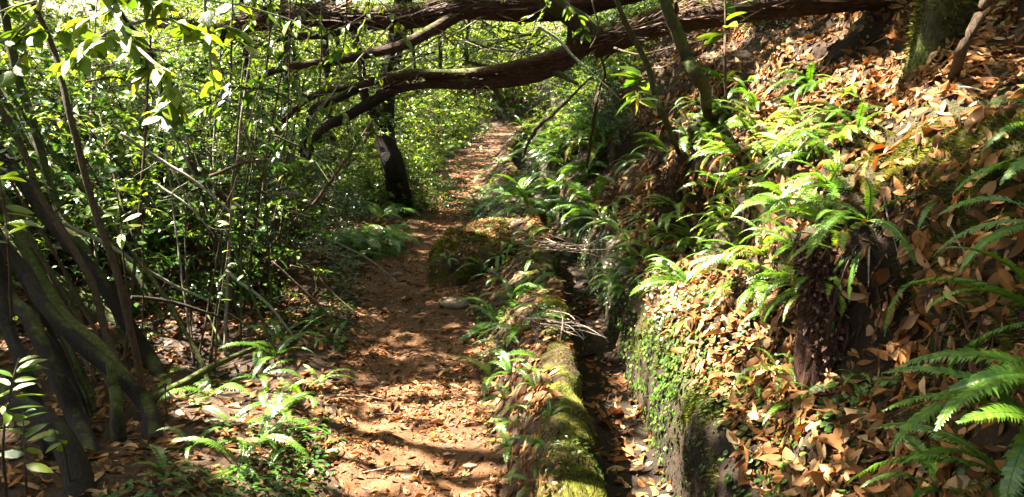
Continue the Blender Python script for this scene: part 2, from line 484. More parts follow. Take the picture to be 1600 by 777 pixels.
BV, BF = P.reshape(-1, 3), grid_faces(*X.shape)[:, ::-1]
N = grid_normals(P).reshape(-1, 3); N = np.where(N[:, 2:3] < -0.2, -N, N)
bank_o = struct(obj('bank', mesh('bank', BV, BF), M['bank']), 'steep earth bank strewn with dead leaves')

# mossy mound that juts from the wall into the path
ms = 56
th, ph = np.meshgrid(np.linspace(0, 2 * math.pi, ms, endpoint=True), np.linspace(0.0, 1, 26), indexing='ij')
def mound_pts():
    sq = lambda c: np.sign(c) * np.abs(c) ** 0.8
    pr = ph
    rr = np.where(pr < 0.55, pr / 0.55 * 0.74, 0.74 + (pr - 0.55) / 0.45 * 0.36)
    hz = np.where(pr < 0.55, 1.0 - 0.1 * (pr / 0.55) ** 2, 0.9 - 1.15 * ((pr - 0.55) / 0.45) ** 1.3)
    x = sq(np.cos(th)) * rr * 0.56; y = sq(np.sin(th)) * rr * 0.9
    z = hz * 0.27
    n = 1.3 * fbm(x * 3, y * 3, z * 3, 91); n2 = fbm(x * 14, y * 14, z * 14, 93)
    x = x * (1 + 0.13 * n) + 0.012 * n2; y = y * (1 + 0.11 * n) + 0.012 * n2
    z = z + 0.035 * n * (hz > 0) + 0.014 * n2
    return np.stack([x - 0.20 * (0), y, z], -1)
MP = mound_pts()
mo_c = np.array([-0.18, 7.1, 0.0])
MV, MF = MP.reshape(-1, 3), grid_faces(*th.shape)
mound = thing('mossy_mound', 'flat-topped mossy earth and stone mound jutting into the path', 'mound', mo_c)
obj('mound_body', mesh('mound_body', MV, MF), M['mound'], mound)

allV, allF, o = [], [], 0
SURF = {}
for nm, V, F in (('ground', GV, GF), ('path', PV, PF), ('wall', LV, LF), ('channel', CV, CF), ('bank', BV, BF), ('mound', MV + mo_c, MF)):
    SURF[nm] = (V, F)
    allV.append(V); allF.append(F + o); o += len(V)
TREE = BVHTree.FromPolygons(np.vstack(allV).tolist(), np.vstack(allF).tolist())
BTREE = BVHTree.FromPolygons(BV.tolist(), BF.tolist())

def hit(px, py):
    p, n, i, d = TREE.ray_cast(Vector((0, 0, EYE)), Vector(pix(px, py)).normalized())
    if p is None: return at(px, py, 12), np.array([0, 0, 1.0])
    n = np.array(n); v = np.array(p) - np.array([0, 0, EYE])
    return np.array(p), (n if n @ v < 0 else -n)

def drop(x, y, z=20.0):
    p, n, i, d = TREE.ray_cast(Vector((x, y, z)), Vector((0, 0, -1)))
    if p is None: return np.array([x, y, 0.0]), np.array([0, 0, 1.0])
    n = np.array(n)
    return np.array(p), (n if n[2] > 0 else -n)

def sample(nm, n, weight, seed):
    """n random points and normals on a surface, weighted by weight(centres)"""
    V, F = SURF[nm]
    r = np.random.default_rng(seed)
    a, b, c, d = (V[F[:, i]] for i in range(4))
    nrm = np.cross(c - a, d - b); area = np.linalg.norm(nrm, axis=1) / 2
    cen = (a + b + c + d) / 4
    w = area * np.maximum(weight(cen), 0)
    ix = r.choice(len(F), n, p=w / w.sum())
    u, v = r.random((2, n, 1))
    p = (a[ix] * (1 - u) + b[ix] * u) * (1 - v) + (d[ix] * (1 - u) + c[ix] * u) * v
    nn = unit(nrm[ix])
    nn = np.where(((np.array([0, 0, EYE]) - p) * nn).sum(1, keepdims=True) < 0, -nn, nn) if nm == 'bank' else np.where(nn[:, 2:] < 0, -nn, nn)
    return p, nn

# ------------------------------------------------------------------ dead leaves
DT, DS = [], []
for k in range(22):
    r = np.random.default_rng(250 + k)
    tv, tf = blade(1, 0.24 + 0.22 * r.random(), 4 if k < 11 else 2, r.normal() * 0.45, r.normal() * 0.28, 0.38 + 0.2 * r.random(), 0, 0.05 * r.random())
    a = r.normal() * 0.9 * tv[:, 0]                     # twist along the midrib
    y, z = tv[:, 1].copy(), tv[:, 2].copy()
    tv[:, 1], tv[:, 2] = y * np.cos(a) - z * np.sin(a), y * np.sin(a) + z * np.cos(a)
    tv[:, 1] += 0.10 * r.normal() * tv[:, 0] ** 2
    if k % 4 == 3: tv[:, 0] = np.minimum(tv[:, 0], 0.55 + 0.3 * r.random() + 0.05 * r.normal(size=len(tv)))   # broken
    (DT if k < 11 else DS).append((tv, tf))
def litter_dirs(p, n, r, tilt=0.45):
    k = len(p)
    up = unit(n + tilt * rand_dirs(k, r))
    d = rand_dirs(k, r) + np.array([0, 0, -1.6]) * (1 - np.abs(n[:, 2:])) * np.where(r.random((k, 1)) < 0.75, 1, -1)   # slide tip down on steep ground
    d = unit(d - (d * up).sum(1, keepdims=True) * up)
    return d, up

def litter(name, nm, n, weight, seed, smin, smax, lift, label, tilt=0.45, matn='dead'):
    r = np.random.default_rng(seed + 100)
    p, nn = sample(nm, n, weight, seed)
    d, up = litter_dirs(p, nn, r, tilt)
    s = smin + (smax - smin) * r.random(n) ** 1.5
    p = p + nn * (lift * (0.2 + r.random((n, 1)))) - d * s[:, None] * 0.5
    V, F, rv = scatter(DS if smax < 0.065 else DT, p, d, up, s, 0.7 + 0.6 * r.random(n), seed)
    o = obj(name, mesh(name, V, F, rv), M[matn])
    return tag(o, label, 'leaf litter', None, 'stuff')

def near(c, k=5.0): return np.exp(-np.linalg.norm(c - np.array([0, 0, EYE]), axis=1) / k)
def s_of(c): return c[:, 0] - cxf(c[:, 1])
def patch(c, sc_=1.3, lo=-0.25, seed=5): return sm((fbm(c[:, 0] * sc_, c[:, 1] * sc_, c[:, 2] * sc_, seed) - lo) / 0.5)
def w_bank(c): return near(c, 5.0) * (s_of(c) > 0.47) * (c[:, 1] > 0.9) * (c[:, 1] < 16) * (s_of(c) < 5) * (0.45 + patch(c) ) * (0.35 + sm((s_of(c) - 0.9) / 0.4) + (s_of(c) < 0.8))
litter('leaf_litter', 'bank', 36000, w_bank, 11, 0.04, 0.11, 0.022, 'thick brown dead leaf litter covering the bank right of the channel', 0.5)
litter('leaf_litter', 'bank', 15000, lambda c: w_bank(c) * (1.0 + 0 * c[:, 0]), 18, 0.025, 0.06, 0.012, 'fine broken leaf scraps between the large dead leaves on the bank', 0.5)
litter('leaf_litter', 'path', 16000, lambda c: near(c, 6) * (c[:, 1] > 1.6) * (0.3 + patch(c, 2.2, -0.1, 6)), 12, 0.014, 0.062, 0.004, 'small dead leaf scraps trodden into the brown path', 0.22)
litter('leaf_litter', 'ground', 20000, lambda c: near(c, 4.5) * (c[:, 1] > 1.6) * (c[:, 0] < pcf(c[:, 1]) - phf(c[:, 1]) + 0.08) * (c[:, 1] < 14) * (c[:, 0] > -7) * (0.7 + patch(c)), 13, 0.03, 0.10, 0.016, 'brown dead leaf litter on the forest floor left of the path', 0.4)
litter('leaf_litter', 'ground', 2600, lambda c: near(c, 4.5) * (c[:, 1] > 1.6) * (c[:, 0] > pcf(c[:, 1]) + phf(c[:, 1]) - 0.05) * (c[:, 1] < 14), 14, 0.03, 0.09, 0.012, 'dead leaves caught between the path and the mossy kerb', 0.4)
litter('leaf_litter', 'channel', 1500, lambda c: near(c, 5) * (c[:, 1] > 1.6) * (0.3 + patch(c)), 15, 0.04, 0.10, 0.012, 'dead leaves lying along the bottom of the dark channel', 0.3)

litter('leaf_litter', 'wall', 1500, lambda c: near(c, 4) * (c[:, 1] > 1.6) * (c[:, 2] > 0.24) * patch(c, 2.4, 0.0, 26), 16, 0.03, 0.09, 0.012, 'scattered dead leaves resting on the mossy kerb', 0.3)
litter('leaf_litter', 'mound', 900, lambda c: (c[:, 2] > 0.06) * (0.3 + 1.0 * (c[:, 2] > 0.2)), 17, 0.03, 0.08, 0.012, 'scattered dead leaves resting on the mossy mound', 0.3)

# the leaves that show largest are single things
DL = []
for k in range(6):
    r = np.random.default_rng(300 + k)
    tv, tf = blade(1, 0.30 + 0.04 * k, 6, [0.3, 0.5, -0.25, 0.7, 0.15, -0.4][k], [0.1, -0.2, 0.15, 0.3, -0.1, 0.2][k], 0.46, 0, 0.03)
    tv = tv - np.array([0.5, 0, 0])
    tv[:, 2] += 0.05 * np.sin(tv[:, 0] * 5 + k)
    a = [0.7, -0.9, 0.3, -0.4, 1.0, -0.7][k] * tv[:, 0]; y, z = tv[:, 1].copy(), tv[:, 2].copy()
    tv[:, 1], tv[:, 2] = y * np.cos(a) - z * np.sin(a), y * np.sin(a) + z * np.cos(a)
    st, sf = tube(np.array([(-0.5, 0, 0), (-0.6, 0.01, -0.01), (-0.68, 0.03, -0.01)]), [0.012, 0.008], 4)
    st[:, 2] += tv[1, 2]
    V, F = merge([(tv, tf), (st, sf)])
    me = mesh('dead_leaf', V, F, np.full(len(V), 0.15 * k)); me.materials.append(M['dead'])
    DL.append(me)
def lay(me, name, p, d, up, s, label, cat, group):
    o = obj(name, me)
    y = np.cross(up, d)
    o.matrix_world = Matrix(np.vstack([np.hstack([np.stack([d, y, up], 1) * s, p[:, None]]), [0, 0, 0, 1]]).tolist())
    return tag(o, label, cat, group)
r = np.random.default_rng(77)
def single_leaves(nm, n, weight, seed, smin, smax, lift, label, group, tilt):
    p, nn = sample(nm, n, weight, seed)
    d, up = litter_dirs(p, nn, r, tilt)
    for i in range(n):
        s = smin + (smax - smin) * r.random()
        lay(DL[r.integers(6)], 'dead_leaf', p[i] + nn[i] * lift, d[i], up[i], s, label, 'leaf', group)
single_leaves('bank', 185, lambda c: near(c, 1.4) * (s_of(c) > 0.5) * (c[:, 1] > 1.2) * (c[:, 1] < 5.5) * (c[:, 0] < 0.68 * c[:, 1] + 0.25) * (s_of(c) < 2.2), 21, 0.07, 0.115, 0.018,
              'large curled brown dead leaf lying on the steep bank', 'large dead leaves on the bank', 0.36)
single_leaves('channel', 40, lambda c: near(c, 3) * (c[:, 1] > 2.4) * (c[:, 1] < 7), 22, 0.08, 0.12, 0.02,
              'brown dead leaf lying in the dark channel bed', 'dead leaves in the channel', 0.25)
single_leaves('path', 45, lambda c: near(c, 3) * (c[:, 1] > 2.5) * (c[:, 1] < 7), 23, 0.055, 0.095, 0.012,
              'tan dead leaf lying on the trodden path', 'dead leaves on the path', 0.25)
single_leaves('ground', 30, lambda c: near(c, 2) * (c[:, 1] > 2.6) * (c[:, 1] < 5) * (c[:, 0] < pcf(c[:, 1]) - phf(c[:, 1])) * (c[:, 0] > -1.8), 24, 0.08, 0.115, 0.025,
              'brown dead leaf on the littered verge left of the path', 'dead leaves on the left verge', 0.4)

# ------------------------------------------------------------------ moss and creeping plants
def tufts(name, nm, n, weight, seed, smin, smax, matn, label, parent=None, flare=0.7):
    r = np.random.default_rng(seed)
    p, nn = sample(nm, n, weight, seed)
    d = unit(nn + flare * rand_dirs(n, r)); up = rand_dirs(n, r)
    s = smin + (smax - smin) * r.random(n)
    V, F, rv = scatter([(np.array([(0, -0.16, 0), (0, 0.16, 0), (1, 0, 0.1)]), np.array([(0, 1, 2)]))], p, d, up, s, None, seed)
    if parent is not None: V = V - np.array(parent.location)
    rv = np.clip(0.5 + 0.5 * fbm(V[:, 0] * 4, V[:, 1] * 4, V[:, 2] * 4, 5) + 0.25 * (rv - 0.5), 0.01, 0.99)
    o = obj(name, mesh(name, V, F, rv, False), M[matn], parent)
    o['kind'] = 'stuff'
    if parent is None: tag(o, label, 'moss', None, 'stuff')
    return o
tufts('moss', 'wall', 42000, lambda c: near(c, 4) * (c[:, 2] > 0.12) * (c[:, 1] > 1.6) * (c[:, 1] < 12) * (0.04 + patch(c, 2.6, 0.12, 15)), 31, 0.006, 0.018, 'mossy', '', wall)
tufts('moss', 'mound', 26000, lambda c: (c[:, 2] > 0.05) * (0.04 + patch(c, 3, 0.1, 16)), 32, 0.012, 0.035, 'mossy', '', mound)
tufts('moss', 'bank', 60000, lambda c: near(c, 3) * (c[:, 1] > 1.0) * (c[:, 1] < 8) * (s_of(c) > 0.4) * (s_of(c) < 1.8) * patch(c, 2.1, 0.15, 17), 33, 0.008, 0.026, 'mossy', 'yellow-green moss growing in patches on the earth bank')
RT = []
for k in range(2):
    a = np.linspace(0, 2 * math.pi, 8, endpoint=False)
    V = np.vstack([[(0.45, 0, -0.06 if k else 0.05)], np.stack([0.45 + 0.5 * np.cos(a), 0.5 * np.sin(a), 0.06 * np.sin(2 * a)], 1)])
    RT.append((V, np.array([(0, 1 + i, 1 + (i + 1) % 8) for i in range(8)])))
def creeper(nm, n, weight, seed, smin, smax, label, tm=RT, lift=0.02, matn='creeper', name='creeping_plant'):
    r = np.random.default_rng(seed)
    p, nn = sample(nm, n, weight, seed)
    up = unit(nn + 0.5 * rand_dirs(n, r) + np.array([0, 0, 0.35]))
    d = rand_dirs(n, r, -0.6, 0.3); d = unit(d - (d * up).sum(1, keepdims=True) * up)
    V, F, rv = scatter(tm, p + nn * lift * r.random((n, 1)), d, up, smin + (smax - smin) * r.random(n), None, seed)
    return tag(obj(name, mesh(name, V, F, rv), M[matn]), label, 'ground cover', None, 'stuff')
creeper('bank', 5000, lambda c: near(c, 3.0) * (c[:, 1] > 1.6) * (c[:, 1] < 9) * (s_of(c) > 0.36) * (s_of(c) < 0.72) * (c[:, 2] > -0.12) * (c[:, 2] < 0.58) * (0.30 + patch(c, 2.6, 0.05, 19)), 41, 0.008, 0.026,
        'small round-leaved green creeper covering the channel side of the bank', RT, 0.03)
creeper('bank', 600, lambda c: near(c, 1.6) * (c[:, 1] > 1.2) * (c[:, 1] < 4) * (s_of(c) > 0.5) * (s_of(c) < 1.1) * (c[:, 2] < 0.72) * patch(c, 3, 0.1, 20), 42, 0.014, 0.03,
        'round pennywort leaves dotted over the foot of the near bank', RT, 0.03)
ET = [blade(1, 0.5, 2, 0.15, 0.2, 0.45), blade(1, 0.42, 2, 0.3, 0.1, 0.5)]
creeper('ground', 3800, lambda c: near(c, 5) * (c[:, 1] > 2.4) * (c[:, 1] < 12) * (pcf(c[:, 1]) - phf(c[:, 1]) - c[:, 0] > 0.0) * (pcf(c[:, 1]) - phf(c[:, 1]) - c[:, 0] < 0.8) * patch(c, 1.6, -0.05, 22), 43, 0.025, 0.055,
        'low dark green leafy ground cover along the left edge of the path', ET, 0.06, 'leaf_dark')
creeper('wall', 700, lambda c: near(c, 4) * (c[:, 1] > 1.6) * (c[:, 1] < 8) * (c[:, 2] > 0.2) * patch(c, 2.6, 0.1, 28), 45, 0.012, 0.035, 'tiny green plants rooted on the mossy kerb', ET, 0.03, 'creeper')
creeper('ground', 3200, lambda c: near(c, 5) * (c[:, 1] > 1.8) * (c[:, 1] < 12) * (c[:, 0] > pcf(c[:, 1]) + phf(c[:, 1])) * patch(c, 1.8, -0.1, 23), 44, 0.015, 0.045,
        'small green plants between the path and the mossy kerb', ET, 0.05, 'creeper')

# ------------------------------------------------------------------ ferns
def frond(L, W, e0, e1, npin, matn, seed, sway=0.1, fat=0.85):
    r = np.random.default_rng(seed)
    n = 26
    t = np.linspace(0, 1, n)
    e = R(e0) + (R(e1) - R(e0)) * t ** 1.15
    az = sway * np.sin(t * 2.2 + seed) * t
    dT = np.stack([np.cos(e) * np.cos(az), np.cos(e) * np.sin(az), np.sin(e)], 1)
    P = np.vstack([[0, 0, 0], np.cumsum(dT[:-1], 0)]) * L / (n - 1)
    V, F = tube(P[::2], [0.0032 * L / 0.35, 0.0012], 4)
    parts = [(V, F)]; rv = [np.full(len(V), 0.95)]
    tp = 0.10 + 0.895 * (np.arange(npin) + 0.5) / npin
    for sgn in (-1, 1):
        pp = np.stack([np.interp(tp, t, P[:, i]) for i in range(3)], 1)
        tg = unit(np.stack([np.interp(tp, t, dT[:, i]) for i in range(3)], 1))
        side = unit(np.cross(np.array([0, 0, 1.0]) + 0.001, tg)) * sgn
        nor = np.cross(tg, side) * sgn
        tw_ = 0.25 * np.sin(tp * 3 + seed); side = unit(side + np.cross(tg, side) * tw_[:, None] * sgn); nor = np.cross(tg, side) * sgn
        wl = W * 0.5 * np.maximum(np.sin(np.pi * np.clip((tp - 0.02) ** 0.8, 0, 1)) ** 0.75, 0.1) * (1 + 0.13 * r.normal(size=npin)) * np.where(r.random(npin) < 0.04, 0.45, 1)
        d = unit(side + tg * (0.22 + 0.5 * tp[:, None] ** 3) - nor * 0.12 * r.random((npin, 1)) + 0.06 * rand_dirs(npin, r))
        bw = 0.895 * L / npin * fat * 0.5
        base = pp - side * 0.0
        mid = pp + d * wl[:, None] * 0.66 + nor * wl[:, None] * 0.07
        tip = pp + d * wl[:, None] + tg * wl[:, None] * 0.10 - nor * wl[:, None] * 0.12
        V = np.stack([base - tg * bw, base + tg * bw, mid - tg * bw * 0.85, mid + tg * bw * 0.85, tip], 1).reshape(-1, 3)
        q = np.array([(0, 1, 3), (0, 3, 2), (2, 3, 4)])
        F = (q[None] + (np.arange(npin) * 5)[:, None, None]).reshape(-1, 3)
        parts.append((V, F)); rv.append(np.repeat(np.clip(0.3 + 0.4 * tp + 0.15 * r.normal(size=npin), 0, 0.9), 5))
    V, F = merge(parts)
    me = mesh('frond', V, F, np.concatenate(rv), False); me.materials.append(M[matn])
    return me
FR = {}
FR['hard'] = [frond(1, 0.165 + 0.015 * (k % 3), 65 - 9 * k, -35 - 7 * k, 34, 'fern', 400 + k, 0.2 * (-1) ** k) for k in range(6)]
FR['lime'] = [frond(1, 0.165 + 0.015 * (k % 3), 60 - 9 * k, -40 - 7 * k, 32, 'fern_lime', 430 + k, 0.2 * (-1) ** k) for k in range(4)]
FR['lady'] = [frond(1, 0.30 + 0.03 * (k % 3), 62 - 9 * k, -30 - 9 * k, 26, 'fern', 460 + k, 0.15 * (-1) ** k, 0.72) for k in range(5)]
FR['big'] = [frond(1, 0.20 + 0.02 * (k % 3), 50 - 10 * k, -28 - 9 * k, 40, 'fern', 490 + k, 0.15 * (-1) ** k, 1.15) for k in range(5)]
FR['hang'] = [frond(1, 0.20, -20 - 15 * k, -82 - 2 * k, 38, 'fern', 510 + k, 0.1, 0.8) for k in range(3)]
FR['dead'] = [frond(1, 0.14, 20 - 20 * k, -60 - 8 * k, 24, 'dead', 530 + k, 0.3, 0.6) for k in range(3)]
fr_r = np.random.default_rng(55)
def fern(p, n, kind, size, count, label, group, spread=180.0, az=None):
    if az is None:
        az = math.degrees(math.atan2(n[1], n[0])) if abs(n[2]) < 0.93 else fr_r.random() * 360
    t = thing('fern', label, 'fern', p + np.array([0, 0, -0.004]), group)
    for k in range(count):
        kk = 'dead' if fr_r.random() < 0.06 else kind
        me = FR[kk][fr_r.integers(len(FR[kk]))]
        a = az + spread * ((k + 0.5) / count * 2 - 1) + fr_r.normal() * 12
        obj('frond', me, None, t, rot=(fr_r.normal() * 0.28, fr_r.normal() * 0.2, R(a)), scale=size * 1.22 * (0.72 + 0.45 * fr_r.random()))
    return t
def ferns(lst, label, group, spread=110, az=None):
    mixed = len({q[2] for q in lst}) > 1
    for px, py, kind, size, count in lst:
        p, n = hit(px, py)
        fern(p, n, kind, size, count, ({'lime': 'yellowish ', 'lady': 'feathery ', 'hard': 'narrow-fronded ', 'big': 'broad-fronded '}[kind] if mixed else '') + label, group, spread, az)
ferns([(1640, 500, 'big', 0.29, 6), (1665, 600, 'big', 0.31, 7), (1640, 690, 'big', 0.30, 6), (1570, 740, 'big', 0.26, 5)], 'large lush green fern hanging from the lower bank over dark moss', 'large ferns on the near bank', 75, 190)
ferns([(1625, 190, 'big', 0.22, 4), (1640, 250, 'big', 0.22, 4), (1650, 350, 'big', 0.25, 4)], 'arching green fern on dead leaves below the mossy trunk', 'ferns below the mossy trunk', 60, 190)
ferns([(1450, 425, 'hang', 0.20, 1)], 'single broad fern frond hanging straight down beside drooping dead leaves', None, 5, 200)
ferns([(1350, 385, 'hang', 0.17, 2), (1470, 310, 'hang', 0.12, 2), (1410, 125, 'hang', 0.12, 1)], 'small fern with one or two short fronds hanging among the dead leaves', 'small hanging ferns', 25, 200)
ferns([(1290, 345, 'hard', 0.30, 8), (1355, 345, 'hard', 0.26, 8), (1275, 255, 'hard', 0.28, 7), (1235, 330, 'hard', 0.27, 7), (1310, 300, 'hard', 0.20, 5)], 'dense green fern drooping over the top of the fibrous root stump', 'ferns over the root stump', 95)
ferns([(1190, 215, 'lime', 0.34, 9), (1225, 230, 'lime', 0.30, 8), (1160, 245, 'lime', 0.32, 8), (1130, 205, 'hard', 0.28, 6), (1260, 190, 'lime', 0.22, 6), (1205, 270, 'lime', 0.28, 7)], 'sunlit pale green fern in the bright cluster midway up the bank', 'sunlit ferns midway up the bank', 110)
ferns([(1160, 375, 'lime', 0.30, 6), (1195, 400, 'lime', 0.28, 6), (1225, 440, 'hard', 0.24, 5), (1180, 440, 'lime', 0.26, 5), (1215, 480, 'hard', 0.22, 4), (1150, 330, 'hard', 0.26, 6), (1125, 300, 'hard', 0.26, 5)], 'fern draping over the moss between the two root stumps', 'ferns between the root stumps', 85)
ferns([(1320, 150, 'lime', 0.20, 5), (1345, 160, 'lime', 0.18, 4), (1300, 180, 'lime', 0.22, 5), (1130, 130, 'hard', 0.22, 5), (1170, 150, 'hard', 0.2, 5)], 'small fern among dead leaves on the upper bank', 'small ferns on the upper bank', 100)
ferns([(1215, 585, 'hard', 0.15, 5), (1250, 575, 'hard', 0.14, 4), (1320, 600, 'hard', 0.15, 4), (1275, 615, 'hard', 0.14, 4), (1240, 640, 'hard', 0.16, 4), (1345, 590, 'hard', 0.12, 3), (1180, 600, 'lime', 0.12, 4), (1420, 600, 'hard', 0.12, 3), (1480, 770, 'big', 0.2, 5)], 'short green fern at the foot of the root stump above the leaf drift', 'short ferns at the foot of the bank', 110)
ferns([(1075, 215, 'hard', 0.30, 6), (1045, 240, 'hard', 0.30, 7), (1110, 230, 'hard', 0.28, 5), (1010, 250, 'hard', 0.28, 6), (1035, 290, 'lime', 0.24, 6)], 'green fern above the dark hollow of the further root stump', 'ferns above the hollow', 110)
ferns([(1050, 400, 'hard', 0.22, 6), (1020, 395, 'lime', 0.22, 5), (985, 380, 'hard', 0.22, 6), (1000, 430, 'hard', 0.18, 5), (1090, 395, 'hard', 0.16, 4), (965, 420, 'hard', 0.16, 4)], 'small fern beside the sunlit leaf drift over the channel', 'ferns by the sunlit drift', 110)
ferns([(925, 335, 'lady', 0.36, 8), (905, 355, 'hard', 0.34, 8), (945, 350, 'lime', 0.34, 8), (890, 320, 'lady', 0.34, 8), (960, 320, 'lime', 0.34, 6), (885, 365, 'hard', 0.24, 6)], 'long-fronded fern arching over the channel past the pale twigs', 'ferns overhanging the channel', 100)
for i in range(66):
    px = 965 + 375 * fr_r.random(); lo_ = 120 + max(0, 1120 - px) * 0.5
    py = lo_ + (470 - lo_) * fr_r.random() * (1.0 if px < 1330 else 0.75)
    p, n = hit(px, py)
    kd = 'hard' if i % 3 else 'lime'
    fern(p, n, kd, 0.17 + 0.13 * fr_r.random(), 4 + int(4 * fr_r.random()), ('green' if i % 3 else 'yellowish') + ' fern draped down the littered bank between the larger ferns', 'ferns scattered down the bank', 80)
for i in range(34):
    px, py = 800 + 150 * fr_r.random(), 195 + 135 * fr_r.random()
    p, n = hit(px, py)
    fern(p, n, ['hard', 'lady', 'hard', 'lime'][i % 4], 0.40 + 0.15 * fr_r.random(), 8, 'fern in the dense green fern bank beyond the mound', 'ferns of the far bank', 120)
ferns([(800, 470, 'hard', 0.27, 9), (775, 505, 'hard', 0.28, 10), (815, 520, 'hard', 0.25, 8), (790, 545, 'hard', 0.26, 9), (760, 480, 'hard', 0.2, 6), (825, 455, 'hard', 0.2, 7), (785, 440, 'hard', 0.22, 7), (820, 430, 'hard', 0.18, 6)], 'dense dark green fern between the path and kerb below the mound', 'ferns below the mound', 180)
ferns([(800, 585, 'hard', 0.24, 7), (765, 590, 'lime', 0.24, 6), (835, 580, 'hard', 0.2, 5), (790, 625, 'hard', 0.16, 6), (825, 640, 'hard', 0.14, 5), (845, 560, 'big', 0.22, 3)], 'sunlit fern leaning from the kerb over the path edge', 'ferns leaning over the path', 180)
ferns([(850, 700, 'hard', 0.13, 6), (835, 755, 'hard', 0.14, 6), (815, 730, 'lime', 0.12, 6), (840, 610, 'hard', 0.15, 6), (860, 650, 'hard', 0.12, 5), (805, 660, 'hard', 0.14, 6), (845, 480, 'hard', 0.16, 5), (850, 430, 'hard', 0.16, 5)], 'short fern sprouting on the kerb slope among dead leaves', 'short ferns on the kerb slope', 180)
ferns([(780, 400, 'hard', 0.24, 8), (755, 420, 'hard', 0.2, 7), (700, 405, 'hard', 0.14, 5), (800, 385, 'hard', 0.22, 7), (830, 370, 'lime', 0.2, 6), (735, 375, 'hard', 0.13, 5)], 'fern growing on the side of the mossy mound', 'ferns on the mound', 180)
ferns([(795, 700, 'lady', 0.13, 9)], 'small feathery bright green fern tuft beside the path and kerb', None, 180)
ferns([(575, 390, 'lady', 0.50, 15), (548, 385, 'lady', 0.46, 13), (605, 385, 'lady', 0.44, 13)], 'big dark green fern clump at the left edge of the path opposite the mound', 'fern clump opposite the mound', 180)
ferns([(430, 560, 'hard', 0.30, 9), (405, 590, 'hard', 0.3, 8), (440, 530, 'hard', 0.28, 8), (520, 540, 'hard', 0.2, 7), (500, 500, 'hard', 0.24, 8), (530, 510, 'hard', 0.2, 7)], 'dark green fern on the shaded verge left of the path', 'ferns on the shaded verge', 180)
ferns([(470, 620, 'hard', 0.24, 8), (500, 600, 'lime', 0.18, 6), (430, 650, 'hard', 0.26, 8), (400, 690, 'hard', 0.26, 8), (375, 730, 'hard', 0.24, 7), (450, 680, 'hard', 0.2, 7), (330, 620, 'lady', 0.22, 6), (360, 660, 'hard', 0.2, 7), (420, 735, 'hard', 0.16, 6), (300, 700, 'hard', 0.16, 6), (260, 740, 'hard', 0.16, 6)], 'sunlit fern among dead leaves on the verge left of the path', 'ferns on the sunlit verge', 180)
ferns([(745, 320, 'hard', 0.36, 9), (760, 300, 'hard', 0.36, 9), (770, 275, 'hard', 0.38, 9), (755, 330, 'lady', 0.34, 8), (780, 255, 'hard', 0.38, 8), (790, 300, 'lady', 0.34, 8), (800, 330, 'hard', 0.3, 7), (780, 320, 'lady', 0.3, 8)], 'drooping green fern on the kerb just past the mound', 'ferns past the mound', 180)
ferns([(640, 280, 'lady', 0.5, 9), (660, 260, 'lady', 0.5, 9), (620, 320, 'lady', 0.46, 9), (690, 240, 'lady', 0.5, 8), (715, 215, 'lime', 0.5, 8), (600, 340, 'lady', 0.4, 8), (745, 205, 'lime', 0.5, 8), (735, 215, 'lime', 0.5, 8)], 'leafy fern lining the left side of the far path', 'ferns along the far path', 180)

# ------------------------------------------------------------------ shrubs and the thicket
LT4 = [blade(1, 0.42, 2, 0.15, 0.2, 0.45), blade(1, 0.36, 2, 0.3, 0.35, 0.5), blade(1, 0.46, 2, 0.1, 0.1, 0.42)]
LT8 = [blade(1, 0.40, 5, 0.16, 0.25, 0.45, 0, 0.02), blade(1, 0.36, 5, 0.3, 0.1, 0.48), blade(1, 0.44, 5, -0.1, 0.35, 0.42)]
def bush(seed, h, spread, nst, ntw, nleaf, ls, lo=0.03, lean=0.35):
    """stems, twigs and leaves of a shrub; returns (stem V,F), (leaf V,F,rnd)"""
    r = np.random.default_rng(seed)
    st, tw = [], []
    for i in range(nst):
        a = r.random() * 2 * math.pi; b0 = 0.25 * spread * r.random()
        q = np.array([b0 * math.cos(a), b0 * math.sin(a), -0.05]); pts = [q]
        dr = unit(np.array([math.cos(a) * lean * 2 * r.random(), math.sin(a) * lean * 2 * r.random(), 1.0]))
        hh = h * (0.55 + 0.45 * r.random()); ns = 7
        for k in range(ns):
            dr = unit(dr + 0.16 * r.normal(size=3) * np.array([1, 1, 0.4])); q = q + dr * hh / ns; pts.append(q)
        pts = smooth_line(pts, 14); r0 = 0.006 + 0.006 * r.random()
        st.append(tube(pts, [r0 * h / 2.2, 0.0025], 5))
        for k in range(ntw):
            t = lo + (1 - lo) * r.random() ** 0.8
            s = pts[int(t * 13)]
            a2 = r.random() * 2 * math.pi; Lw = spread * (0.25 + 0.5 * r.random()) * (1.15 - 0.6 * t)
            e = np.array([math.cos(a2), math.sin(a2), 0.25 + 0.5 * r.random()])
            tp = smooth_line([s, s + e * Lw * 0.5 + r.normal(size=3) * 0.03, s + e * np.array([1, 1, 0.5]) * Lw + r.normal(size=3) * 0.05], 6)
            st.append(tube(tp, [0.0035, 0.0012], 4)); tw.append(tp)
    tw = np.array(tw)
    ix = r.integers(0, len(tw), nleaf); f = r.random(nleaf) ** 0.6 * 4.999
    i0 = f.astype(int); fr = (f - i0)[:, None]
    p = tw[ix, i0] * (1 - fr) + tw[ix, i0 + 1] * fr
    ax = unit(tw[ix, 5] - tw[ix, 0])
    d = unit(ax * 0.6 + rand_dirs(nleaf, r, -0.7, 0.5)); up = unit(np.array([0, 0, 1.0]) + 0.7 * rand_dirs(nleaf, r))
    s = ls * (0.4 + 1.1 * r.random(nleaf) ** 1.6)
    return merge(st), scatter(LT4, p, d, up, s, None, seed)
BUSH = []
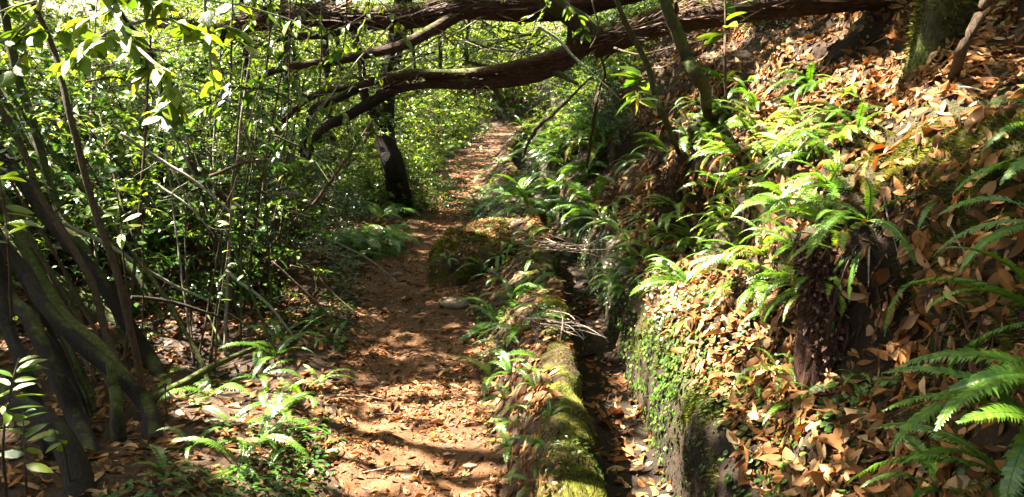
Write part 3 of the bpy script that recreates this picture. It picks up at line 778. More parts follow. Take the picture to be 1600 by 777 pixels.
for k, (h, sp, nst, ntw, nl, ls, mt) in enumerate([(2.6, 1.5, 6, 22, 3400, 0.075, 'leaf'), (2.0, 1.3, 6, 20, 2800, 0.065, 'leaf_lime'), (3.4, 1.7, 6, 18, 3600, 0.085, 'leaf_lime'),
                                                   (1.2, 1.0, 8, 12, 1300, 0.075, 'leaf_dark'), (2.8, 1.6, 8, 18, 3000, 0.085, 'leaf_dark'), (4.2, 2.2, 9, 20, 4600, 0.11, 'leaf_lime'), (0.7, 0.7, 6, 8, 420, 0.07, 'leaf')]):
    (sv, sf), (lv, lf, lr) = bush(600 + k, h, sp, nst, ntw, nl, ls)
    a = mesh('stems', sv, sf); a.materials.append(M['stem'])
    b = mesh('foliage', lv, lf, lr); b.materials.append(M[mt])
    BUSH.append((a, b))
sh_r = np.random.default_rng(66)
ADJ = ['mid-green', 'small yellow-green', 'lanky yellow-green', 'low dark green', 'dark broad-leaved', 'pale big-leaved', 'little green']
def shrub(k, x, y, s, label, group):
    p, n = drop(x, y)
    t = thing('shrub', label.format(ADJ[k]), 'shrub', p - np.array([0, 0, 0.03]), group, (0.14 * sh_r.normal(), 0.14 * sh_r.normal(), sh_r.random() * 6.28), s * (0.85 + 0.3 * sh_r.random()))
    obj('stems', BUSH[k][0], None, t)
    f = obj('foliage', BUSH[k][1], None, t); f['kind'] = 'stuff'
    return t
def region(n, x0, x1, y0, y1, kinds, s, label, group, gap=0.75):
    pts = []
    for _ in range(n * 30):
        if len(pts) >= n: break
        x, y = x0 + (x1 - x0) * sh_r.random(), y0 + (y1 - y0) * sh_r.random()
        if x > float(pcf(y) - phf(y)) - 0.55 and x < float(cxf(y)) + 0.9: continue
        if any((x - a) ** 2 + (y - b) ** 2 < gap ** 2 for a, b in pts): continue
        pts.append((x, y))
        shrub(kinds[sh_r.integers(len(kinds))], x, y, s, label, group)
region(26, -6.2, -2.1, 5.0, 9.0, [0, 1, 0, 4], 0.85, '{} shrub in the thicket behind the leaning trunks', 'shrubs behind the leaning trunks', 0.62)
region(16, -9.5, -4.6, 5.5, 10.0, [0, 4, 2], 1.0, '{} tall shrub deep in the thicket behind the leaning trunks', 'tall thicket shrubs', 0.9)
region(22, -7, -1.8, 9.5, 16, [0, 4, 2, 1], 1.0, '{} shrub around the black upright trunk', 'shrubs around the black trunk', 0.85)
region(34, -10, -1.4, 16.0, 28, [2, 0, 4, 5], 1.05, '{} sunlit shrub beyond the far end of the path', 'sunlit shrubs beyond the path', 1.1)
region(44, -18, 8, 32.5, 40, [5, 2, 5], 1.5, '{} tall shrub at the back of the woods', 'shrubs at the back of the woods', 1.2)
region(24, -22, -8, 10, 32, [5, 4, 5], 1.2, '{} tall shrub far off in the left woods', 'far shrubs of the left woods', 1.6)
region(24, 1.2, 6, 8, 22, [4, 2, 0, 3], 0.7, '{} shrub high on the bank past the log fork', 'shrubs high on the bank', 0.8)
region(18, -32, -11, 11, 34, [5, 5, 4], 2.0, '{} giant shrub at the edge of the far left woods', 'giant far shrubs', 2.2)
region(22, -5.5, -2.4, 6.4, 9.8, [3, 6, 3], 0.8, '{} bush on the thicket floor between thin stems', 'low bushes of the thicket floor', 0.45)
region(11, -2.4, -1.75, 6.6, 12, [3, 3, 6], 0.55, '{} shrub at the left edge of the path near the big fern clump', 'low shrubs by the path', 0.42)
region(7, -2.9, -1.35, 4.3, 6.4, [6, 6, 3], 0.38, '{} knee-high seedling on the littered floor near the leaning trunks', 'seedlings by the leaning trunks', 0.4)
for i, y in enumerate(np.arange(9.0, 28.5, 0.62)):
    shrub([3, 6, 1][i % 3], float(pcf(y) - phf(y)) - 0.22 - 0.35 * sh_r.random(), y, [0.5, 0.7, 0.42][i % 3], '{} bush crowding the left edge of the far path', 'bushes along the far path')
for i in range(22):
    px, py = 815 + 165 * sh_r.random(), 95 + 170 * sh_r.random()
    p, n = hit(px, py)
    shrub([3, 6, 3, 1][i % 4], p[0], p[1], 0.5 if i % 4 != 3 else 0.45, '{} shrub on the slope above the far fern bank', 'shrubs above the fern bank')

for dx, dy, k in ((-0.45, -0.3, 3), (0.35, -0.35, 6), (-0.1, -0.5, 6), (0.5, 0.1, 3), (-0.7, 0.0, 3), (0.1, -0.75, 6), (-0.25, -0.45, 1), (0.25, -0.3, 1), (0.0, -0.6, 1)):
    b = hit(630, 320)[0]; shrub(k, b[0] + dx, b[1] + dy, 0.55, '{} bush hugging the base of the thick black trunk', 'bushes at the black trunk')

# ------------------------------------------------------------------ tree trunks, logs, limbs
def limb(name, P, rad, matn, parent, k=10, lump=0.16, seed=0, n=None):
    P = np.asarray(P, float)
    n = n or max(12, int(np.linalg.norm(np.diff(P, axis=0), axis=1).sum() / 0.06))
    Q = smooth_line(P, n)
    al = np.concatenate([[0], np.cumsum(np.linalg.norm(np.diff(Q, axis=0), axis=1))]) / (np.mean(rad) * 14)
    Q = Q + np.stack([noise(al, seed, i, 7) for i in range(3)], 1) * np.mean(rad) * 0.6 * np.minimum(1, np.arange(n) / 3.0)[:, None]
    V, F = tube(Q, rad, k, lump, seed)
    base = np.array(parent.location)
    return obj(name, mesh(name, V - base, F), M[matn], parent), Q

def ground_end(px, py):
    return hit(px, py)[0]
CROWNS = []                                          # (tree, top point)
def tree_px(name, pts, base, wid, matn, label, cat, group=None, up=None, k=10, lump=0.18, seed=0):
    """trunk from a rooted base pixel through (pixel, depth) points, then on up to its crown"""
    b = hit(*base)[0]
    t = thing(name, label, cat, b, group)
    P = [b - np.array([0, 0, 0.08])] + [at(x, y, d) for x, y, d in pts]
    if up is not None: P += [P[-1] + np.array(u) for u in up]
    o_, Q = limb('trunk', P, wid, matn, t, k, lump, seed)
    return t, Q
def crown_later(t, Q): CROWNS.append((t, Q[-1]))

lab = 'dark mossy trunk leaning left out of the leaf litter, '
t, Q = tree_px('laurel_tree', [(235, 640, 3.75), (190, 590, 3.8), (120, 535, 3.9), (60, 470, 4.0), (0, 385, 4.1)], (252, 700), [0.046, 0.038, 0.034, 0.03, 0.025], 'bark', lab + 'forked by a mossy limb', 'tree', None, [(-0.9, 0.1, 0.9), (-1.7, 0.3, 2.2), (-2.0, 0.6, 3.6)], seed=1); crown_later(t, Q)
limb('limb', [at(200, 600, 3.8), at(160, 540, 3.95), at(110, 500, 4.1), at(70, 440, 4.2), at(20, 350, 4.3)], [0.04, 0.03, 0.025], 'mossbark', t, 9, 0.2, 2)
t, Q = tree_px('laurel_tree', [(240, 560, 4.5), (200, 505, 4.55), (150, 440, 4.6), (90, 360, 4.7), (40, 290, 4.8), (0, 235, 4.9)], (272, 610), [0.045, 0.042, 0.038, 0.034, 0.028], 'bark', 'long straight dark trunk leaning left behind the seedlings', 'tree', None, [(-0.6, 0.1, 0.8), (-1.1, 0.3, 2.0), (-1.4, 0.6, 3.6)], seed=3); crown_later(t, Q)
t, Q = tree_px('laurel_tree', [(110, 715, 2.95), (70, 670, 3.0), (0, 625, 3.1), (-70, 560, 3.2)], (140, 790), [0.055, 0.043, 0.038, 0.033, 0.026], 'bark', 'thickest dark trunk arching left from the leaf litter, beside the pale sapling leaves', 'tree', None, [(-0.5, 0.1, 0.9), (-0.9, -0.3, 2.4), (-1.0, -0.6, 3.9)], seed=4); crown_later(t, Q)
t, Q = tree_px('laurel_tree', [(125, 670, 3.6), (95, 590, 3.7), (50, 500, 3.8), (0, 410, 3.9)], (150, 745), [0.045, 0.04, 0.036, 0.03, 0.025], 'bark', 'dark slanting trunk rising behind the thickest leaning trunk', 'tree', None, [(-0.3, 0.2, 1.5), (-0.4, 0.4, 3.6)], seed=5); crown_later(t, Q)
t, Q = tree_px('laurel_tree', [(320, 590, 5.2), (250, 545, 5.2), (170, 490, 5.2), (90, 440, 5.2), (0, 365, 5.2)], (375, 600), [0.05, 0.055, 0.06, 0.06, 0.05], 'mossbark', 'sunlit yellow mossy trunk lying low behind the dark leaning trunks', 'tree', None, [(-0.9, 0.2, 0.9), (-1.4, 0.5, 2.6), (-1.6, 0.8, 4.0)], seed=6); crown_later(t, Q)
t, Q = tree_px('laurel_tree', [(212, 560, 4.9), (190, 500, 4.95), (140, 400, 5.0), (90, 310, 5.1)], (235, 620), [0.028, 0.03, 0.03, 0.022], 'mossbark', 'slim mossy trunk standing between the leaning trunks', 'tree', None, [(-0.3, 0.2, 1.2), (-0.4, 0.4, 3.4)], seed=7); crown_later(t, Q)
for i, (bs_, pt, w) in enumerate([((150, 700), [(110, 600, 4.0), (60, 520, 4.1), (0, 440, 4.2)], 0.03), ((300, 575), [(250, 490, 5.3), (190, 400, 5.4), (110, 290, 5.5), (40, 200, 5.6)], 0.032), ((90, 720), [(50, 600, 3.3), (10, 500, 3.4), (-30, 400, 3.5)], 0.032),
                                   ((215, 640), [(170, 540, 4.2), (140, 430, 4.3), (60, 300, 4.4), (10, 190, 4.5)], 0.022), ((330, 560), [(300, 480, 5.6), (262, 380, 5.7), (250, 250, 5.8), (240, 100, 5.9)], 0.026)]):
    t, Q = tree_px('laurel_tree', pt, bs_, [w, w * 0.9, w * 0.8, w * 0.6], ['bark', 'mossbark', 'bark', 'stem', 'bark'][i], 'slimmer ' + ['dark', 'mossy', 'dark', 'brown', 'dark'][i] + ' stem leaning left among the thick leaning trunks', 'tree', 'slimmer leaning stems', [(-0.5, 0.1, 0.9), (-0.9, 0.3, 2.8)], 8, 0.18, 90 + i); crown_later(t, Q)
for i in range(9):
    bx, by = 120 + 240 * sh_r.random(), 590 + 90 * sh_r.random(); d_ = np.linalg.norm(hit(bx, by)[0] - np.array([0, 0, EYE])) * 0.98
    ln = 90 + 80 * sh_r.random(); w = 0.010 + 0.010 * sh_r.random()
    t, Q = tree_px('sapling', [(bx - ln * 0.4, by - 110, d_), (bx - ln, by - 250, d_ + 0.1), (bx - ln * 1.9, by - 430, d_ + 0.2)], (bx, by), [w, w * 0.9, w * 0.7, w * 0.5], ['stem', 'mossbark', 'bark'][i % 3], 'thin straight ' + ['brown', 'mossy', 'dark'][i % 3] + ' pole leaning left between the leaning trunks', 'sapling', 'thin leaning poles', [(-0.3, 0.1, 0.7), (-0.5, 0.2, 1.6)], 7, 0.15, 140 + i)
st_ = thing('tree_stump', 'short mossy stump in the litter behind the leaning trunks', 'stump', hit(185, 690)[0])
limb('trunk', [hit(185, 690)[0] - np.array([0, 0, 0.05]), at(183, 640, 3.45), at(178, 600, 3.5), at(172, 565, 3.5)], [0.036, 0.026, 0.024, 0.018], 'mossbark', st_, 9, 0.3, 8)
t, Q = tree_px('sapling', [(190, 450, 3.6), (150, 330, 3.55), (118, 200, 3.5), (95, 120, 3.5), (75, 50, 3.5)], (232, 640), [0.017, 0.016, 0.014, 0.012, 0.01], 'stem', 'slender reddish brown sapling stem curving up between leaning trunks', 'sapling', None, [(-0.2, 0, 0.6), (-0.3, 0.1, 1.8)], 7, 0.1, 9); crown_later(t, Q)
t, Q = tree_px('laurel_tree', [(622, 280, 9.6), (606, 200, 9.6), (612, 130, 9.7), (632, 40, 9.8), (636, 0, 9.8)], (630, 320), [0.145, 0.125, 0.11, 0.11, 0.10], 'bark', 'thick black upright trunk beside the bend of the path', 'tree', None, [(0.1, 0, 1.5), (0, 0.2, 3.2)], 12, 0.25, 10); crown_later(t, Q)
limb('limb', [at(606, 200, 9.6), at(570, 160, 9.4), at(560, 90, 9.4), at(540, -20, 9.6)], [0.07, 0.05, 0.04], 'bark', t, 7, 0.2, 12)
for i, (x0, x1, yb, dp, w) in enumerate([(480, 470, 300, 11, 0.06), (520, 528, 310, 12, 0.07), (685, 690, 215, 17, 0.05), (655, 640, 235, 15, 0.04), (430, 445, 330, 9, 0.035), (710, 730, 205, 22, 0.06), (560, 552, 270, 15, 0.06), (390, 370, 330, 10, 0.04)]):
    b = at(x0, yb, dp); b, _ = drop(b[0], b[1])
    t = thing('laurel_tree', 'slim upright trunk in the leafy background of the woods', 'tree', b, 'slim background trunks')
    hgt = 5.2 + 0.6 * sh_r.random()
    tp = b + np.array([(x1 - x0) / FPX * dp * 2 + 0.2 * sh_r.normal(), 0.2, hgt])
    _, Q = limb('trunk', [b - np.array([0, 0, 0.1]), b * 0.6 + tp * 0.4 + 0.12 * sh_r.normal(size=3), tp], [w, w * 0.8, w * 0.5], 'bark', t, 7, 0.2, 20 + i, 30); crown_later(t, Q)

# heath trees leaning across the path from the bank
hb = at(1760, -10, 5.1)
t = thing('heath_tree', 'huge reddish bark log reaching from the bank over the path and forking down', 'tree', hb)
_, QM = limb('trunk', [hb, at(1600, -24, 5.0), at(1420, -20, 5.0), at(1240, -10, 5.05), at(1080, 12, 5.15), at(980, 42, 5.25), at(915, 66, 5.3)], [0.13, 0.11, 0.10, 0.095, 0.088, 0.09, 0.09], 'heath', t, 26, 0.3, 41)
_, QL = limb('limb', [at(960, 52, 5.25), at(912, 72, 5.3), at(872, 100, 5.2), at(800, 120, 5.3), at(730, 124, 5.35), at(665, 124, 5.4), at(625, 134, 5.45), at(590, 148, 5.5)], [0.075, 0.07, 0.06, 0.052, 0.048, 0.05, 0.04, 0.03], 'heath', t, 24, 0.35, 42)
limb('limb', [at(905, 75, 5.25), at(860, 92, 5.16), at(800, 105, 5.2), at(730, 112, 5.28), at(670, 116, 5.3), at(610, 120, 5.4), at(560, 132, 5.5), at(500, 142, 5.6), at(462, 165, 5.7), at(430, 200, 5.8)], [0.05, 0.035, 0.03, 0.028, 0.028, 0.025, 0.02, 0.012], 'heath', t, 9, 0.3, 43)
limb('limb', [at(620, 136, 5.45), at(580, 160, 5.5), at(545, 185, 5.5), at(510, 202, 5.5), at(490, 225, 5.5), at(480, 262, 5.5)], [0.042, 0.038, 0.034, 0.026, 0.014], 'bark', t, 9, 0.28, 44)
limb('limb', [at(560, 138, 5.5), at(520, 158, 5.5), at(490, 172, 5.6), at(482, 200, 5.6), at(468, 240, 5.6)], [0.03, 0.028, 0.024, 0.012], 'bark', t, 8, 0.28, 45)
limb('limb', [at(930, 60, 5.25), at(890, 32, 5.15), at(855, 8, 4.95), at(800, -30, 4.9), at(740, -80, 4.9)], [0.07, 0.06, 0.055, 0.05], 'mossbark', t, 10, 0.25, 46)
HE1 = t
tb = at(1080, -260, 5.6)
t2 = thing('heath_tree', 'long shaggy reddish log crossing high over the path with mossy upper side', 'tree', tb)
_, QT = limb('trunk', [at(1300, -60, 5.2), at(1000, -16, 5.3), at(880, 14, 5.35), at(800, 16, 5.35), at(720, 12, 5.4), at(640, 24, 5.5), at(540, 26, 5.6), at(470, 27, 5.7), at(400, 34, 5.9), at(330, 60, 6.2), at(250, 40, 6.6)], [0.09, 0.09, 0.09, 0.09, 0.085, 0.08, 0.075, 0.06, 0.045, 0.03, 0.015], 'heath', t2, 26, 0.35, 47)
limb('limb', [at(720, 20, 5.4), at(670, 46, 5.35), at(625, 66, 5.3), at(580, 80, 5.3), at(520, 98, 5.3), at(440, 106, 5.3), at(400, 122, 5.3)], [0.05, 0.042, 0.038, 0.034, 0.028, 0.016], 'heath', t2, 10, 0.25, 48)
limb('limb', [at(560, 35, 5.6), at(510, 55, 5.6), at(440, 62, 5.6), at(380, 80, 5.7)], [0.04, 0.03, 0.02, 0.012], 'heath', t2, 8, 0.25, 49)
lf2 = np.random.default_rng(123)
def strips(Q, rad, n, seed, parent, name, matn, lmin, lmax, wid, hang=0.4):
    r = np.random.default_rng(seed)
    ix = r.integers(2, len(Q) - 2, n)
    T = unit(Q[ix + 1] - Q[ix - 1]); o_ = rand_dirs(n, r, -0.3, 1); o_ = unit(o_ - (o_ * T).sum(1, keepdims=True) * T)
    d = unit(T * np.where(r.random((n, 1)) < 0.5, 1, -1) + 0.5 * o_ * r.random((n, 1)) + np.array([0, 0, -hang]) * r.random((n, 1)))
    V, F, rv = scatter([blade(1, wid, 3, 0.2, 0.35, 0.5), blade(1, wid * 0.7, 3, 0.4, -0.3, 0.5)], Q[ix] + o_ * (rad * 0.97), d, o_, lmin + (lmax - lmin) * r.random(n), None, seed)
    o = obj(name, mesh(name, V - np.array(parent.location), F, rv), M[matn], parent); o['kind'] = 'stuff'
    return o
for i in range(14):                                    # snapped stubs
    QQ, rr_, tr_ = ((QT[25:], 0.07, t2), (QL, 0.045, HE1), (QM, 0.085, HE1))[i % 3]
    q = QQ[lf2.integers(4, len(QQ) - 6)]; e = unit(rand_dirs(1, lf2, -0.8, 0.9)[0] * np.array([0.6, 1, 1])); L_ = 0.10 + 0.22 * lf2.random()
    limb('branch_stub', [q, q + e * L_ * 0.6, q + e * L_ + 0.04 * lf2.normal(size=3)], [0.028, 0.018, 0.010], ['heath', 'mossbark'][i % 2], tr_, 8, 0.4, 200 + i, 8)
strips(QT[20:], 0.078, 2600, 1, t2, 'shredded_bark', 'shag', 0.06, 0.24, 0.06)
strips(QL, 0.05, 900, 2, HE1, 'shredded_bark', 'shag', 0.05, 0.16, 0.06)
strips(QM, 0.093, 1500, 3, HE1, 'shredded_bark', 'shag', 0.06, 0.22, 0.06)
def moss_on(Q, rad, n, seed, parent):
    r = np.random.default_rng(seed); ix = r.integers(2, len(Q) - 2, n)
    T = unit(Q[ix + 1] - Q[ix - 1]); o_ = rand_dirs(n, r, 0.3, 1); o_ = unit(o_ - (o_ * T).sum(1, keepdims=True) * T)
    d = unit(o_ + 0.8 * rand_dirs(n, r)); rr = np.asarray(rad)[ix] if not np.isscalar(rad) else rad
    V, F, rv = scatter([(np.array([(0, -0.14, 0), (0, 0.14, 0), (1, 0, 0.1)]), np.array([(0, 1, 2)]))], Q[ix] + o_ * rr, d, rand_dirs(n, r), 0.015 + 0.03 * r.random(n), None, seed)
    o = obj('moss', mesh('moss', V - np.array(parent.location), F, rv, False), M['mossy'], parent); o['kind'] = 'stuff'
moss_on(QT[15:], 0.076, 5000, 5, t2)
moss_on(QL, 0.048, 2600, 6, HE1)
moss_on(QM, 0.092, 2500, 7, HE1)
CROWNS += [(HE1, np.array([-1.5, 6.0, 4.6])), (t2, np.array([-3.0, 7.0, 5.0]))]

# trees and stems rooted on the bank
b = hit(1488, 72)[0]
t = thing('laurel_tree', 'thick mossy trunk standing on top of the leaf-covered bank', 'tree', b)
_, Q = limb('trunk', [b + np.array([0.0, 0.1, -0.2]), b + np.array([0.02, 0.1, 0.12]), b + np.array([0.06, 0.12, 0.6]), b + np.array([0.1, 0.2, 1.8]), b + np.array([-0.2, 0.4, 3.4])], [0.15, 0.125, 0.115, 0.11, 0.08], 'mossbark', t, 16, 0.2, 51); crown_later(t, Q)
moss_on(Q[3:30], 0.12, 3500, 52, t)
b2 = hit(1585, 60)[0]
t = thing('laurel_tree', 'dark trunk on the bank top behind the leaning dead branch', 'tree', b2)
_, Q = limb('trunk', [b2 + np.array([0.1, 0.1, -0.2]), b2 + np.array([0.1, 0.1, 0.5]), b2 + np.array([0.2, 0.2, 2.6])], [0.15, 0.12, 0.1], 'bark', t, 12, 0.25, 53); crown_later(t, Q)
b3 = hit(1487, 118)[0]
t = thing('dead_branch', 'bare brown branch leaning on the bank beside the mossy trunk', 'branch', b3)
limb('branch', [b3 - np.array([0, 0, 0.03]), at(1505, 85, 2.95), at(1532, 30, 2.95), at(1548, -30, 2.95), at(1570, -120, 3.0)], [0.022, 0.02, 0.018, 0.015], 'stem', t, 8, 0.2, 54)
t, Q = tree_px('sapling', [(1095, 130, 4.3), (1078, 90, 4.25), (1060, 45, 4.2), (1042, 0, 4.15)], (1115, 172), [0.034, 0.036, 0.034, 0.03, 0.026], 'mossbark', 'lichen-spotted mossy pole leaning left on the bank under the log', 'sapling', None, [(-0.2, 0, 0.6), (-0.4, 0.2, 2.0)], 9, 0.2, 55); crown_later(t, Q)
t, Q = tree_px('sapling', [(1040, 190, 4.3), (1022, 150, 4.25), (1010, 100, 4.2), (985, 50, 4.15), (965, 5, 4.1)], (1068, 238), [0.018, 0.017, 0.016, 0.013, 0.01], 'mossbark', 'thin mossy crooked stem in front of the dark hollow under the log', 'sapling', None, [(-0.2, 0, 0.5), (-0.3, 0.2, 1.6)], 7, 0.25, 56)
t, Q = tree_px('sapling', [(928, 190, 6.2), (935, 140, 6.1), (945, 110, 6.0), (925, 60, 5.9)], (915, 262), [0.016, 0.014, 0.012, 0.008], 'stem', 'thin brown stem rising from the fern bank past the channel', 'sapling', None, None, 6, 0.2, 57)
t, Q = tree_px('sapling', [(830, 215, 8.2), (880, 165, 8.0), (905, 140, 7.9), (925, 120, 7.8)], (815, 250), [0.02, 0.018, 0.012, 0.008], 'stem', 'thin dark branch slanting up from the far fern bank', 'sapling', None, None, 6, 0.2, 58)

# leafy plants whose leaves can be picked apart
LEAF = {}
LTB = [blade(1, 0.56, 5, 0.12, 0.15, 0.45), blade(1, 0.5, 5, 0.2, 0.3, 0.42), blade(1, 0.6, 5, -0.1, 0.1, 0.5)]
for mt in ('leaf', 'leaf_dark', 'leaf_lime', 'yellow', 'broad'):
    LEAF[mt] = []
    for k, (tv, tf) in enumerate(LTB if mt == 'broad' else LT8):
        me = mesh('leaf', tv, tf, np.full(len(tv), 0.2 + 0.3 * k)); me.materials.append(M['leaf_lime' if mt == 'broad' else mt]); LEAF[mt].append(me)
lf_r = np.random.default_rng(88)
def put_leaf(parent, p, d, up, s, mt):
    o = obj('leaf', LEAF[mt][lf_r.integers(3)], None, parent)
    d = unit(d); y = unit(np.cross(up, d)); z = np.cross(d, y)
    m = Matrix(np.vstack([np.hstack([np.stack([d, y, z], 1) * s, (p - np.array(parent.location))[:, None]]), [0, 0, 0, 1]]).tolist())
    o.matrix_local = m
    return o
def leafy(name, label, cat, stems, rad, matn, nleaf, ls, mt, group=None, lo=0.35, base=None, droop=0.2):
    base = stems[0][0] if base is None else base
    t = thing(name, label, cat, base, group)
    for i, P in enumerate(stems):
        o_, Q = limb('stem', P, rad if i == 0 else [v * 0.6 for v in rad], matn, t, 6, 0.1, 60 + i, 24)
        for k in range(nleaf if i == 0 else nleaf * 2 // 3):
            f = lo + (1 - lo) * (k + lf_r.random()) / nleaf if i == 0 else 0.2 + 0.8 * lf_r.random()
            q = Q[min(23, int(min(f, 1) * 23))]; T = unit(Q[min(23, int(min(f, 1) * 23) + 1)] - Q[max(0, int(min(f, 1) * 23) - 1)] + 1e-6)
            d = unit(T * 0.5 + rand_dirs(1, lf_r, -0.4, 0.3)[0] * 1.0 - np.array([0, 0, droop]))
            put_leaf(t, q, d, unit(np.array([0, 0, 1.0]) + 0.5 * rand_dirs(1, lf_r)[0]), ls * (0.7 + 0.5 * lf_r.random()), mt)
    return t
D = 1.9
leafy('overhanging_branch', 'overhanging vine branch with large pale green leaves', 'branch',
      [[at(140, -160, D), at(158, -40, D), at(165, 0, D), at(190, 40, D - .05), at(205, 65, D - .05), at(228, 98, D - .05), at(232, 120, D)],
       [at(205, 65, D - .05), at(240, 100, D - .1), at(258, 115, D - .1), at(266, 150, D - .1), at(262, 175, D - .1), at(245, 174, D - .1)],
       [at(170, 10, D), at(120, 40, D + .1), at(60, 50, D + .1), at(20, 60, D + .15)], [at(190, 40, D), at(250, 30, D + .1), at(300, 45, D + .2), at(330, 60, D + .2)],
       [at(160, -30, D), at(215, -10, D + .05), at(270, 10, D + .1)], [at(190, 40, D), at(140, 70, D - .05), at(110, 100, D - .05)]], [0.008, 0.006, 0.004], 'lime', 42, 0.056, 'broad', None, 0.2)
leafy('overhanging_branch', 'bare pale vine hanging with few leaves in front of the thicket', 'branch',
      [[at(70, -120, 2.0), at(62, 0, 2.0), at(42, 40, 2.0), at(36, 80, 2.0), at(20, 115, 2.0)], [at(42, 40, 2.0), at(15, 58, 2.0), at(-20, 75, 2.0)], [at(62, 0, 2), at(20, 10, 2.0), at(-20, 30, 2)]], [0.007, 0.006, 0.004], 'lime', 9, 0.055, 'broad', None, 0.3)
leafy('overhanging_branch', 'leafy twig tipped with bright leaves hanging before the upper log', 'branch',
      [[at(330, -120, 2.6), at(320, 0, 2.6), at(326, 50, 2.6), at(330, 100, 2.6), at(335, 140, 2.6)], [at(326, 40, 2.6), at(360, 45, 2.6), at(395, 75, 2.6)], [at(320, 0, 2.6), at(380, 10, 2.6), at(450, 30, 2.7), at(490, 50, 2.8)]], [0.006, 0.005, 0.003], 'lime', 16, 0.07, 'broad', None, 0.3)
def seedling(px, py, depth_top, top, lab, nl, ls, mt, w=0.006, side=None):
    b = hit(px, py)[0]
    P = [b] + [at(x, y, depth_top) for x, y in top]
    S = [P] + ([[at(*q) for q in s_] for s_ in side] if side else [])
    leafy('sapling', lab, 'sapling', S, [w, w * 0.7, w * 0.4], 'stem', nl, ls, mt, None, 0.45)
seedling(42, 775, 2.35, [(40, 740), (38, 690), (36, 640)], 'small seedling with glossy leaves in front of the thickest leaning trunk', 9, 0.07, 'leaf', 0.004)
seedling(12, 800, 2.2, [(5, 700), (15, 620), (30, 560)], 'sapling with pale glossy leaves beside the thickest leaning trunk', 16, 0.08, 'leaf', 0.005)
seedling(110, 760, 2.6, [(100, 700), (92, 690), (85, 672)], 'low seedling with pale narrow leaves against the dark trunk base', 8, 0.07, 'leaf_lime', 0.004)
seedling(262, 660, 3.6, [(258, 620), (262, 590), (270, 570)], 'seedling with broad shiny leaves at the foot of the forked trunk', 10, 0.08, 'leaf', 0.004)
seedling(210, 560, 3.3, [(195, 420), (188, 340), (180, 280)], 'upright sapling with pale backlit leaves between the leaning trunks', 9, 0.09, 'leaf_lime', 0.005)
seedling(222, 545, 3.4, [(224, 420), (222, 340), (220, 270)], 'sapling with bright yellow-green curled leaves behind the reddish stem', 12, 0.075, 'leaf_lime', 0.004)
seedling(20, 560, 2.6, [(15, 420), (5, 330), (-5, 250)], 'sapling with drooping large leaves beside the long straight trunk', 14, 0.1, 'leaf', 0.006)
seedling(335, 600, 4.2, [(340, 500), (355, 400), (362, 300)], 'thin sapling with small leaves at the edge of the thicket', 16, 0.07, 'leaf', 0.006)
seedling(1135, 168, 3.75, [(1133, 110), (1133, 50), (1132, -10), (1131, -60)], 'red-stemmed sapling with long green leaves on the bank under the log', 14, 0.14, 'leaf', 0.008)
seedling(1000, 200, 4.4, [(1000, 170), (998, 140), (1005, 115)], 'sapling with a whorl of long drooping leaves before the dark hollow', 16, 0.15, 'leaf', 0.006)
for nm, px, py, d, mt in (('yellow', 992, 160, 4.35, 'yellow'),):
    q = at(px, py - 20, d)
    o = obj('yellow_leaf', LEAF['yellow'][1]); o.location = q; o.rotation_euler = (0.4, R(80), 0.3); o.scale = (0.14,) * 3
    tag(o, 'single yellow leaf hanging from the whorled sapling by the hollow', 'leaf')
# thin stems of the thicket
def thin_stem(px, py, top, depth, w, mt, label, group, nleaf=0):
    b = hit(px, py)[0]
    d0 = np.linalg.norm(b - np.array([0, 0, EYE]))
    t = thing('thin_stem', label, 'stem', b, group)
    P = [b - np.array([0, 0, 0.03]), 0.5 * b + 0.5 * at(top[0], top[1], depth) + 0.05 * lf_r.normal(size=3), at(top[0], top[1], depth)]
    limb('stem', P, [w, w * 0.8, w * 0.5], mt, t, 6, 0.2, int(px))
    for k in range(nleaf):
        f = 0.3 + 0.7 * lf_r.random(); q = P[0] * (1 - f) ** 2 + 2 * f * (1 - f) * P[1] + f * f * P[2]
        put_leaf(t, q, rand_dirs(1, lf_r, -0.5, 0.3)[0], unit(np.array([0, 0, 1.0]) + 0.4 * rand_dirs(1, lf_r)[0]), 0.06, 'leaf')
for i in range(24):
    px = 150 + 330 * lf_r.random(); py = 470 + 130 * lf_r.random() - 0.15 * (px - 150)
    b = hit(px, py)[0]; dp = np.linalg.norm(b - np.array([0, 0, EYE])) * 0.96
    thin_stem(px, py, (px - 160 + 260 * lf_r.random(), -60 + 330 * lf_r.random()), dp, 0.006 + 0.006 * lf_r.random(), ['stem', 'stem', 'pale', 'mossbark'][i % 4], 'thin ' + ['brown', 'brown', 'pale dead', 'mossy'][i % 4] + ' stem rising in the thicket left of the path', 'thin ' + ['brown', 'brown', 'pale', 'mossy'][i % 4] + ' stems of the thicket', 5 if i % 2 else 0)
def stick(P, w, mt, label, cat='branch', group=None, name='dead_branch', twigs=0):
    t = thing(name, label, cat, P[0], group)
    _, Q = limb('branch', P, [w, w * 0.8, w * 0.5], mt, t, 6, 0.2, int(abs(P[0][0]) * 100), 20)
    for k in range(twigs):
        q = Q[lf_r.integers(4, 18)]; L = 0.15 + 0.3 * lf_r.random()
        e = unit(unit(Q[-1] - Q[0]) * 0.8 + rand_dirs(1, lf_r)[0])
        limb('twig', [q, q + e * L * 0.5 + 0.02 * lf_r.normal(size=3), q + e * L + 0.05 * lf_r.normal(size=3)], [w * 0.4, w * 0.2], mt, t, 5, 0, k, 8)
    return t
stick([at(188, 208, 3.9), at(250, 250, 4.0), at(300, 280, 4.0), at(362, 332, 4.1)], 0.010, 'pale', 'pale broken branch slanting down through the thicket', twigs=3)
stick([at(240, 285, 4.2), at(290, 320, 4.2), at(330, 360, 4.3)], 0.007, 'pale', 'short pale stick slanting below the broken branch in the thicket', twigs=2)
